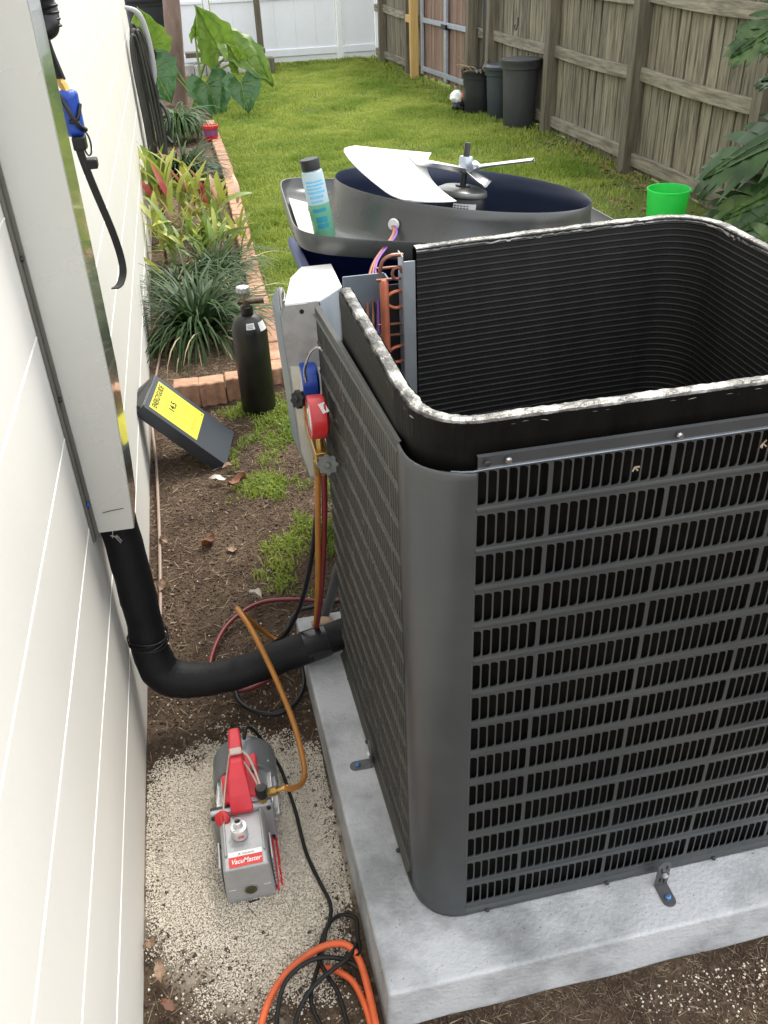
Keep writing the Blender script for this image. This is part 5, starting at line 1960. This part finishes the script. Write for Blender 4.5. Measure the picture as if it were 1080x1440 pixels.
# ================================================================== wooden fence on the right
def board_mesh(h, w_=.125, seed=0, mt=m_wood):
    rg_ = random.Random(seed)
    mb = MB()
    k = 6
    vs = []
    for j in range(k+1):
        z = h*j/k
        o1, o2 = rg_.gauss(0, .0016), rg_.gauss(0, .0016)
        dx = rg_.gauss(0, .0015)
        vs += [(dx, -w_/2+o1, z), (dx, w_/2+o2, z), (dx+.016, w_/2+o2, z), (dx+.016, -w_/2+o1, z)]
    fs = [(j*4+q, (j+1)*4+q, (j+1)*4+(q+1) % 4, j*4+(q+1) % 4) for j in range(k) for q in range(4)]
    fs += [(0, 1, 2, 3), tuple(k*4+q for q in (3, 2, 1, 0))]
    me = bpy.data.meshes.new('board')
    me.from_pydata(vs, [], fs)
    me.materials.append(mt)
    return me
BM = [board_mesh(1.62, .119, s) for s in range(5)]
fence = thing('wooden_fence', 'weathered grey wooden board fence along the right side of the lawn', 'fence', (3.5, 8, 0))
def put_board(par, me, y, extra=0, z=.0):
    o = bpy.data.objects.new('board', me)
    COL.objects.link(o)
    o.parent = par
    dx = (fence_x(y+.1)-fence_x(y-.1))/.2
    o.location = Vector((fence_x(y)+extra+rng.uniform(-.003, .003), y, z+rng.uniform(-.02, .02)))-par.location
    o.rotation_euler = (rng.gauss(0, .006), 0, -math.atan(dx)+rng.gauss(0, .02))
    return o
y = 2.9
while y < 13.95:
    if not (10.02 < y < 11.62):
        put_board(fence, BM[rng.randrange(5)], y)
    y += .1335
# narrow backing boards close the gaps
posts = [3.15, 4.75, 6.33, 7.93, 9.42, 12.12, 13.5]
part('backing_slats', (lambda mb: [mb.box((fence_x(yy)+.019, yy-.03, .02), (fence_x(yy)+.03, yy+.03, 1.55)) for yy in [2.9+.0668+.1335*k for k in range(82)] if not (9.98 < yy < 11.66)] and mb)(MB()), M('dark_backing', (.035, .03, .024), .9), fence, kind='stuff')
for k, py in enumerate(posts):
    fx = fence_x(py)
    mb = MB().box((-.105, -.048, -.02), (-.004, .048, 1.75), Matrix.Translation((fx, py, 0)) @ Matrix.Rotation(rng.gauss(0, .01), 4, 'Y'))
    part('fence_post', mb, m_woodp, fence, bevel=.005)
m_rail = M('rail_wood', (.12, .105, .075), .85, vs=5, col2=(.30, .275, .205), mix=(.35, .65), stretch=(9, .8, 9), bump=.5, bs=40, rand=.14)
def rail(y0, y1, z0, z1, sag=0., th=.038, ht=.085, off=-.042, mt=None):
    mb = MB()
    vs = []
    k = 8
    for j in range(k+1):
        t = j/k
        y = y0+(y1-y0)*t
        z = z0+(z1-z0)*t-sag*math.sin(math.pi*t)
        fx = fence_x(y)+off
        vs += [(fx, y, z), (fx+th, y, z), (fx+th, y, z+ht), (fx, y, z+ht)]
    mb.add(vs, [(j*4+q, (j+1)*4+q, (j+1)*4+(q+1) % 4, j*4+(q+1) % 4) for j in range(k) for q in range(4)]+[(0, 3, 2, 1), tuple(k*4+q for q in range(4))])
    part('fence_rail', mb, mt or m_rail, fence, bevel=.003)
for a_, b_ in zip(posts, posts[1:]):
    if a_ == 9.42:
        rail(9.42, 9.92, .05, .05)
        rail(9.42, 9.92, .60, .60)
        rail(11.70, 12.12, .05, .05)
        rail(11.70, 12.12, .60, .60)
        continue
    rail(a_+.05, b_-.05, .06+rng.uniform(-.01, .01), .05+rng.uniform(-.01, .02))
    rail(a_+.05, b_-.05, .61, .62+rng.uniform(-.02, .03), sag=.012)
    rail(a_+.05, b_-.05, 1.08+rng.uniform(-.01, .01), 1.10, sag=.012)
rail(13.55, 13.95, .6, .6)
rail(13.55, 13.95, .05, .05)
mb = MB().tube([(3.40, 8.62, .86), (3.40, 8.62, .80), (3.39, 8.64, .76), (3.39, 8.68, .77), (3.40, 8.68, .80)], .006, 6, smooth=4)
part('iron_hook', mb, m_dark, fence, smooth=True)

gate = thing('gate', 'brown board gate in a grey steel frame between the fence posts', 'gate', (3.37, 10.8, 0))
GB = [board_mesh(1.55, .082, 20+s, m_woodg) for s in range(4)]
y = 9.99
while y < 11.62:
    put_board(gate, GB[rng.randrange(4)], y, extra=-.0, z=.03)
    y += .089
def gbar(y0, y1, z0, z1, nm='frame_bar', off=-.045):
    mb = MB()
    mb.hexa([(fence_x(y0)+off, y0, z0), (fence_x(y0)+off+.03, y0, z0), (fence_x(y1)+off+.03, y1, z0), (fence_x(y1)+off, y1, z0), (fence_x(y0)+off, y0, z1), (fence_x(y0)+off+.03, y0, z1), (fence_x(y1)+off+.03, y1, z1), (fence_x(y1)+off, y1, z1)])
    part(nm, mb, m_gsteel, gate, bevel=.003)
gbar(10.00, 10.76, .10, .15)
gbar(10.84, 11.58, .10, .15)
gbar(10.00, 10.76, .62, .67)
gbar(10.84, 11.58, .62, .67)
for y_ in (9.96, 10.765, 10.80, 11.585):
    gbar(y_, y_+.045 if y_ > 10.8 or y_ < 10 else y_+.034, .06, 1.6, off=-.048)
part('gate_latch', MB().box((3.30, 10.72, .60), (3.35, 10.90, .65)), m_black, gate, bevel=.003)
part('ply_board', MB().box((3.385, 9.46, 0), (3.40, 9.6, 1.6)), m_dark, gate)
for nm, y_, mt, lb in (('gate_post', 9.86, m_woodp, 'weathered square post on the near side of the gate'), ('gate_post', 11.72, m_woody, 'yellow new timber post on the far side of the gate')):
    fx = fence_x(y_)
    o = part(nm, MB().box((fx-.15, y_-.045, 0), (fx-.055, y_+.045, 1.7)), mt, org=(fx-.1, y_, 0), bevel=.005)
    tag(o, lb, 'post')
o = part('timber_block', MB().box((3.16, 11.78, .60), (3.21, 12.05, .68)), m_woody, org=(3.18, 11.9, .6), bevel=.004)
tag(o, 'short yellow timber brace beside the yellow gate post', 'timber')

# ---- bins by the fence
b1 = can('round_bin', (3.325, 8.28, 0), .140, .163, .565, m_can, 'tall grey round bin nearest the camera beside the fence post', 'bin', group=None)
mb = MB().lathe([(.165, .54), (.179, .547), (.179, .566), (.163, .569)], 36, Matrix.Translation((3.325, 8.28, 0)))
part('bin_collar', mb, m_can, b1, smooth=True)
can('round_bin', (3.315, 8.80, 0), .115, .138, .45, m_candb, 'middle bin, blue grey, with a lid, between the two larger bins', 'bin', lidded=True)
b3 = can('round_bin', (3.235, 9.16, 0), .160, .180, .39, m_cank, 'wide black bin full of cut branches, farthest of the three', 'bin')
bc = Vector((3.235, 9.16, .0))
mb = MB().lathe([(.165, .355), (.11, .375), (.0001, .38)], 20, Matrix.Translation(bc))
o = part('yard_waste', mb, M('waste', (.06, .05, .035), .9, var=.5, vs=30), org=bc+Vector((0, 0, .36)))
tag(o, 'dark heap of yard waste filling the black bin', 'yard waste')
tw = thing('cut_branches', 'pale cut twigs sticking out of the black bin', 'branches', bc+Vector((0, 0, .38)))
for k in range(16):
    a = rng.uniform(0, 6.28)
    p0 = bc+Vector((math.cos(a)*.10, math.sin(a)*.1, .38))
    a2 = a+rng.uniform(-1, 1)
    p1 = p0+Vector((math.cos(a2)*.15, math.sin(a2)*.15, rng.uniform(.0, .06)))
    if k == 0:
        p0, p1 = bc+Vector((-.12, .05, .36)), bc+Vector((-.22, .10, .52))
    mb = MB().tube([p0, p0.lerp(p1, .5)+Vector((0, 0, .015)), p1], [.008, .006, .004], 6, smooth=3)
    part('twig', mb, m_straw, tw, smooth=True)
bgp = Vector((3.03, 9.30, .0))
bg1 = thing('plastic_bag', 'crumpled white and black plastic bag on the grass beside the black bin', 'bag', bgp)
def blob(c, r, seed, sz=(1, 1, 1)):
    mb = MB()
    def fn(u, v):
        th, ph = u*2*math.pi, v*math.pi
        d = Vector((math.sin(ph)*math.cos(th), math.sin(ph)*math.sin(th), math.cos(ph)))
        rr = r*(1+.28*noise.noise(d*2.2+Vector((seed, 0, 0)))+.10*noise.noise(d*6+Vector((0, seed, 0))))
        return Vector(c)+Vector((d.x*sz[0], d.y*sz[1], d.z*sz[2]))*rr
    return mb.grid(fn, 24, 14)
part('white_bag', blob(bgp+Vector((0, 0, .13)), .07, 3, (1, 1, .9)), m_white, bg1, smooth=True)
part('black_bag', blob(bgp+Vector((.02, -.02, .05)), .075, 5, (1, 1, .7)), m_black, bg1, smooth=True)
part('orange_tag', MB().box((bgp.x+.03, bgp.y-.11, .13), (bgp.x+.07, bgp.y-.10, .20)), M('orange_tag', (.75, .09, .03), .5), bg1, bevel=.004)

# ---- bright green bucket
gp_ = Vector((2.985, 4.78, 0))
mb = MB().lathe([(.0001, .0), (.098, 0), (.100, .004), (.121, .262), (.124, .264), (.124, .272), (.117, .272), (.096, .010), (.0001, .008)], 40, Matrix.Translation(gp_))
o = part('bucket', mb, m_green, smooth=True, org=gp_)
tag(o, 'bright green plastic bucket on the lawn in front of the wooden fence', 'bucket')

# ---- philodendron on the right
m_phil = M('philodendron', (.010, .036, .005), .34, vs=7, col2=(.026, .070, .010), mix=(.4, .62), rand=.15, spec=.3, transl=.12)
m_phil2 = M('philodendron_pale', (.016, .048, .008), .3, vs=12, col2=(.075, .13, .035), mix=(.4, .62), rand=.15, spec=.3, transl=.12)
def phil(c, tip, L, nrm_, mt, par, seed=0, wf=.5):
    rg_ = random.Random(seed)
    x = Vector(tip).normalized()
    n_ = Vector(nrm_)
    n_ = (n_-x*n_.dot(x)).normalized()
    y_ = n_.cross(x)
    mb = MB()
    c = Vector(c)
    def P_(a, b, h=0):
        # droop towards the tip
        return c+x*a+y_*b+n_*(h-.35*(a/L)**2*L*.6-.25*abs(b)**1.3)
    # central strip
    k = 14
    vs = []
    for j in range(k+1):
        t = j/k
        hw = L*wf*.24*(1-t)**.6*min(1, (t+.12)*4)+.003
        vs += [P_(L*t, -hw, .01), P_(L*t, 0, -.004), P_(L*t, hw, .01)]
    fs = []
    for j in range(k):
        a = j*3
        fs += [(a, a+3, a+4, a+1), (a+1, a+4, a+5, a+2)]
    mb.add(vs, fs)
    m = 8
    for i in range(m):
        t = (i+.3)/m
        for s in (-1, 1):
            ll = L*wf*(math.sin(math.pi*(t*.80+.16)))**.8*rg_.uniform(.88, 1.1)
            ang = R(78-52*t)*1.0+rg_.gauss(0, .05)
            if t < .12:
                ang = R(118)
            w0 = L*.036
            vs = []
            kk = 6
            p = Vector((L*t, 0, 0))
            an = ang
            for j in range(kk+1):
                u = j/kk
                ww = w0*(1.0+.55*math.sin(u*math.pi))*(1-u**3)+.0015
                a_, b_ = p.x, p.y
                dx, dy = math.cos(an), math.sin(an)
                wob = .006*math.sin(u*9+i)
                vs += [P_(a_+dy*ww, s*(b_-dx*ww), .012*u+wob), P_(a_-dy*ww, s*(b_+dx*ww), .012*u-wob)]
                p = p+Vector((dx, dy, 0))*ll/kk
                an -= .07
            f_ = [(2*j, 2*j+2, 2*j+3, 2*j+1) for j in range(kk)]
            if s < 0:
                f_ = [q[::-1] for q in f_]
            mb.add(vs, f_)
    o = part('leaf', mb, mt, par, smooth=True)
    mid = part('leaf_midrib', MB().tube([P_(L*t, 0, .006) for t in (0, .25, .5, .75, .97)], [.006, .005, .004, .003, .001], 6, smooth=3), m_phil2, o, smooth=True)
    return o
ph = thing('philodendron', 'split-leaved philodendron reaching in from the right before the fence', 'plant', (3.42, 3.95, 0))
PL = [((3.10, 3.62, .86), (-.62, .62, -.40), .66, (.05, -.62, .75), m_phil, .44),
      ((3.20, 3.66, 1.02), (-.50, .74, -.04), .46, (-.1, -.6, .8), m_phil, .40),
      ((3.20, 3.98, 1.28), (-.62, .10, -.30), .46, (0, -.65, .75), m_phil2, .40),
      ((3.20, 3.70, 1.16), (-.50, .45, -.02), .40, (-.2, -.6, .75), m_phil, .42),
      ((3.06, 3.56, .62), (-.62, .50, -.40), .50, (-.2, -.7, .7), m_phil2, .44),
      ((2.98, 3.46, .50), (-.52, .58, -.36), .50, (-.25, -.7, .7), m_phil, .44),
      ((2.86, 3.30, .46), (-.42, .58, -.34), .44, (-.3, -.7, .7), m_phil2, .46),
      ((3.14, 3.80, .52), (-.66, .35, -.34), .46, (-.1, -.7, .7), m_phil, .46),
      ((3.06, 3.36, .72), (-.32, .76, -.16), .46, (-.3, -.6, .75), m_phil2, .42),
      ((2.96, 3.20, .66), (-.22, .72, -.24), .48, (-.4, -.6, .7), m_phil, .44),
      ((3.24, 3.50, 1.05), (-.18, .75, .12), .44, (-.5, -.4, .75), m_phil, .42),
      ((3.00, 3.62, .34), (-.60, .40, -.24), .42, (-.1, -.75, .65), m_phil, .48),
      ((2.80, 3.24, .30), (-.40, .55, -.20), .42, (-.2, -.75, .6), m_phil, .48)]
for i, (c_, td, L, nn_, mt, wf) in enumerate(PL):
    phil(c_, td, L, nn_, mt, ph, seed=i, wf=wf)
    b0 = Vector((3.40, 3.85-.03*i, .02))
    mb = MB().tube([b0, b0.lerp(Vector(c_), .5)+Vector((.05, 0, .08)), c_], [.014, .011, .008], 8, smooth=5)
    part('leaf_stalk', mb, m_lg, ph, smooth=True)

# ---- loose fallen leaves
def dry_leaf(c, L, az, mt, label, seed=0, curl=.5, group='fallen dry leaves'):
    mb = MB()
    def fn(u, v):
        vv = v*2-1
        ww = L*.24*math.sin(math.pi*(u*.94+.03))**.8*(1+.18*math.sin(u*17+seed*2))
        x = (u-.5)*L
        y = vv*ww
        z = .004+curl*L*.30*(abs(vv)**1.6)*(1+.5*math.sin(u*5+seed))+.06*L*math.sin(u*7+seed)+.02*L*math.sin(vv*6+u*11+seed)+.004
        return (x, y, z)
    mb.grid(fn, 10, 6)
    T = Matrix.Translation(c) @ Matrix.Rotation(az, 4, 'Z')
    mb.v = [tuple(T @ Vector(v)) for v in mb.v]
    o = part('dry_leaf', mb, mt, smooth=True, org=c)
    return tag(o, label, 'leaf', group)
dry_leaf((.185, 2.30, gz(.185, 2.3)), .070, .9, m_dleafr, 'curled rusty brown leaf lying alone on the bare soil', 1, .9)
dry_leaf((.255, 2.25, gz(.255, 2.25)), .045, 2.4, m_dleaf, 'small pale dry leaf at the edge of the sparse grass', 2, .3)
dry_leaf((.30, 2.62, .01), .07, .35, m_dleafr, 'long reddish curled leaf below the leaning panel', 3, .8)
dry_leaf((.235, 2.66, .01), .06, 2.9, M('bleached_leaf', (.55, .52, .46), .6), 'bleached whitish leaf beside the foot of the leaning panel', 4, .3)
dry_leaf((.28, 2.74, .008), .05, .2, m_dleaf, 'short tan leaf tucked at the corner of the leaning panel', 5, .4)
dry_leaf((.305, 1.985, .01), .05, 2.2, bpy.data.materials['bleached_leaf'], 'pale curled shaving on the soil inside the red hose loop', 6, .9)
dry_leaf((.035, .93, .02), .042, 1.7, m_dleaf, 'largest brown leaf against the wall foot at the bottom left', 7, .5)
dry_leaf((.018, .99, .02), .030, .6, m_dleaf, 'brown leaf just above the largest one at the wall foot', 8, .7)
dry_leaf((.05, .87, .015), .034, 2.5, m_dleafr, 'lowest reddish leaf at the wall foot in the bottom left', 9, .4)
dry_leaf((.045, 2.10, .01), .05, 1.3, m_dleaf, 'grey tan leaf beside the thin cable at the wall foot', 10, .5)
dry_leaf((.05, 2.33, .01), .045, 2.2, m_dleaf, 'dry leaf by the cable, farther up the wall foot', 11, .6)
dry_leaf((.92, 4.72, .03), .09, .3, m_dleaf, 'flat brown leaf lying on the lawn right of the edging', 12, .2)
dry_leaf((2.85, 4.35, .03), .13, .2, m_dleafr, 'large rusty leaf near the green bucket', 13, .3)
dry_leaf((2.98, 4.25, .03), .12, 2.6, m_dleafr, 'rusty leaf right beneath the split-leaved plant', 14, .3)

# ------------------------------------------------------------------ render defaults
sc.render.engine = 'CYCLES'
sc.cycles.max_bounces = 6
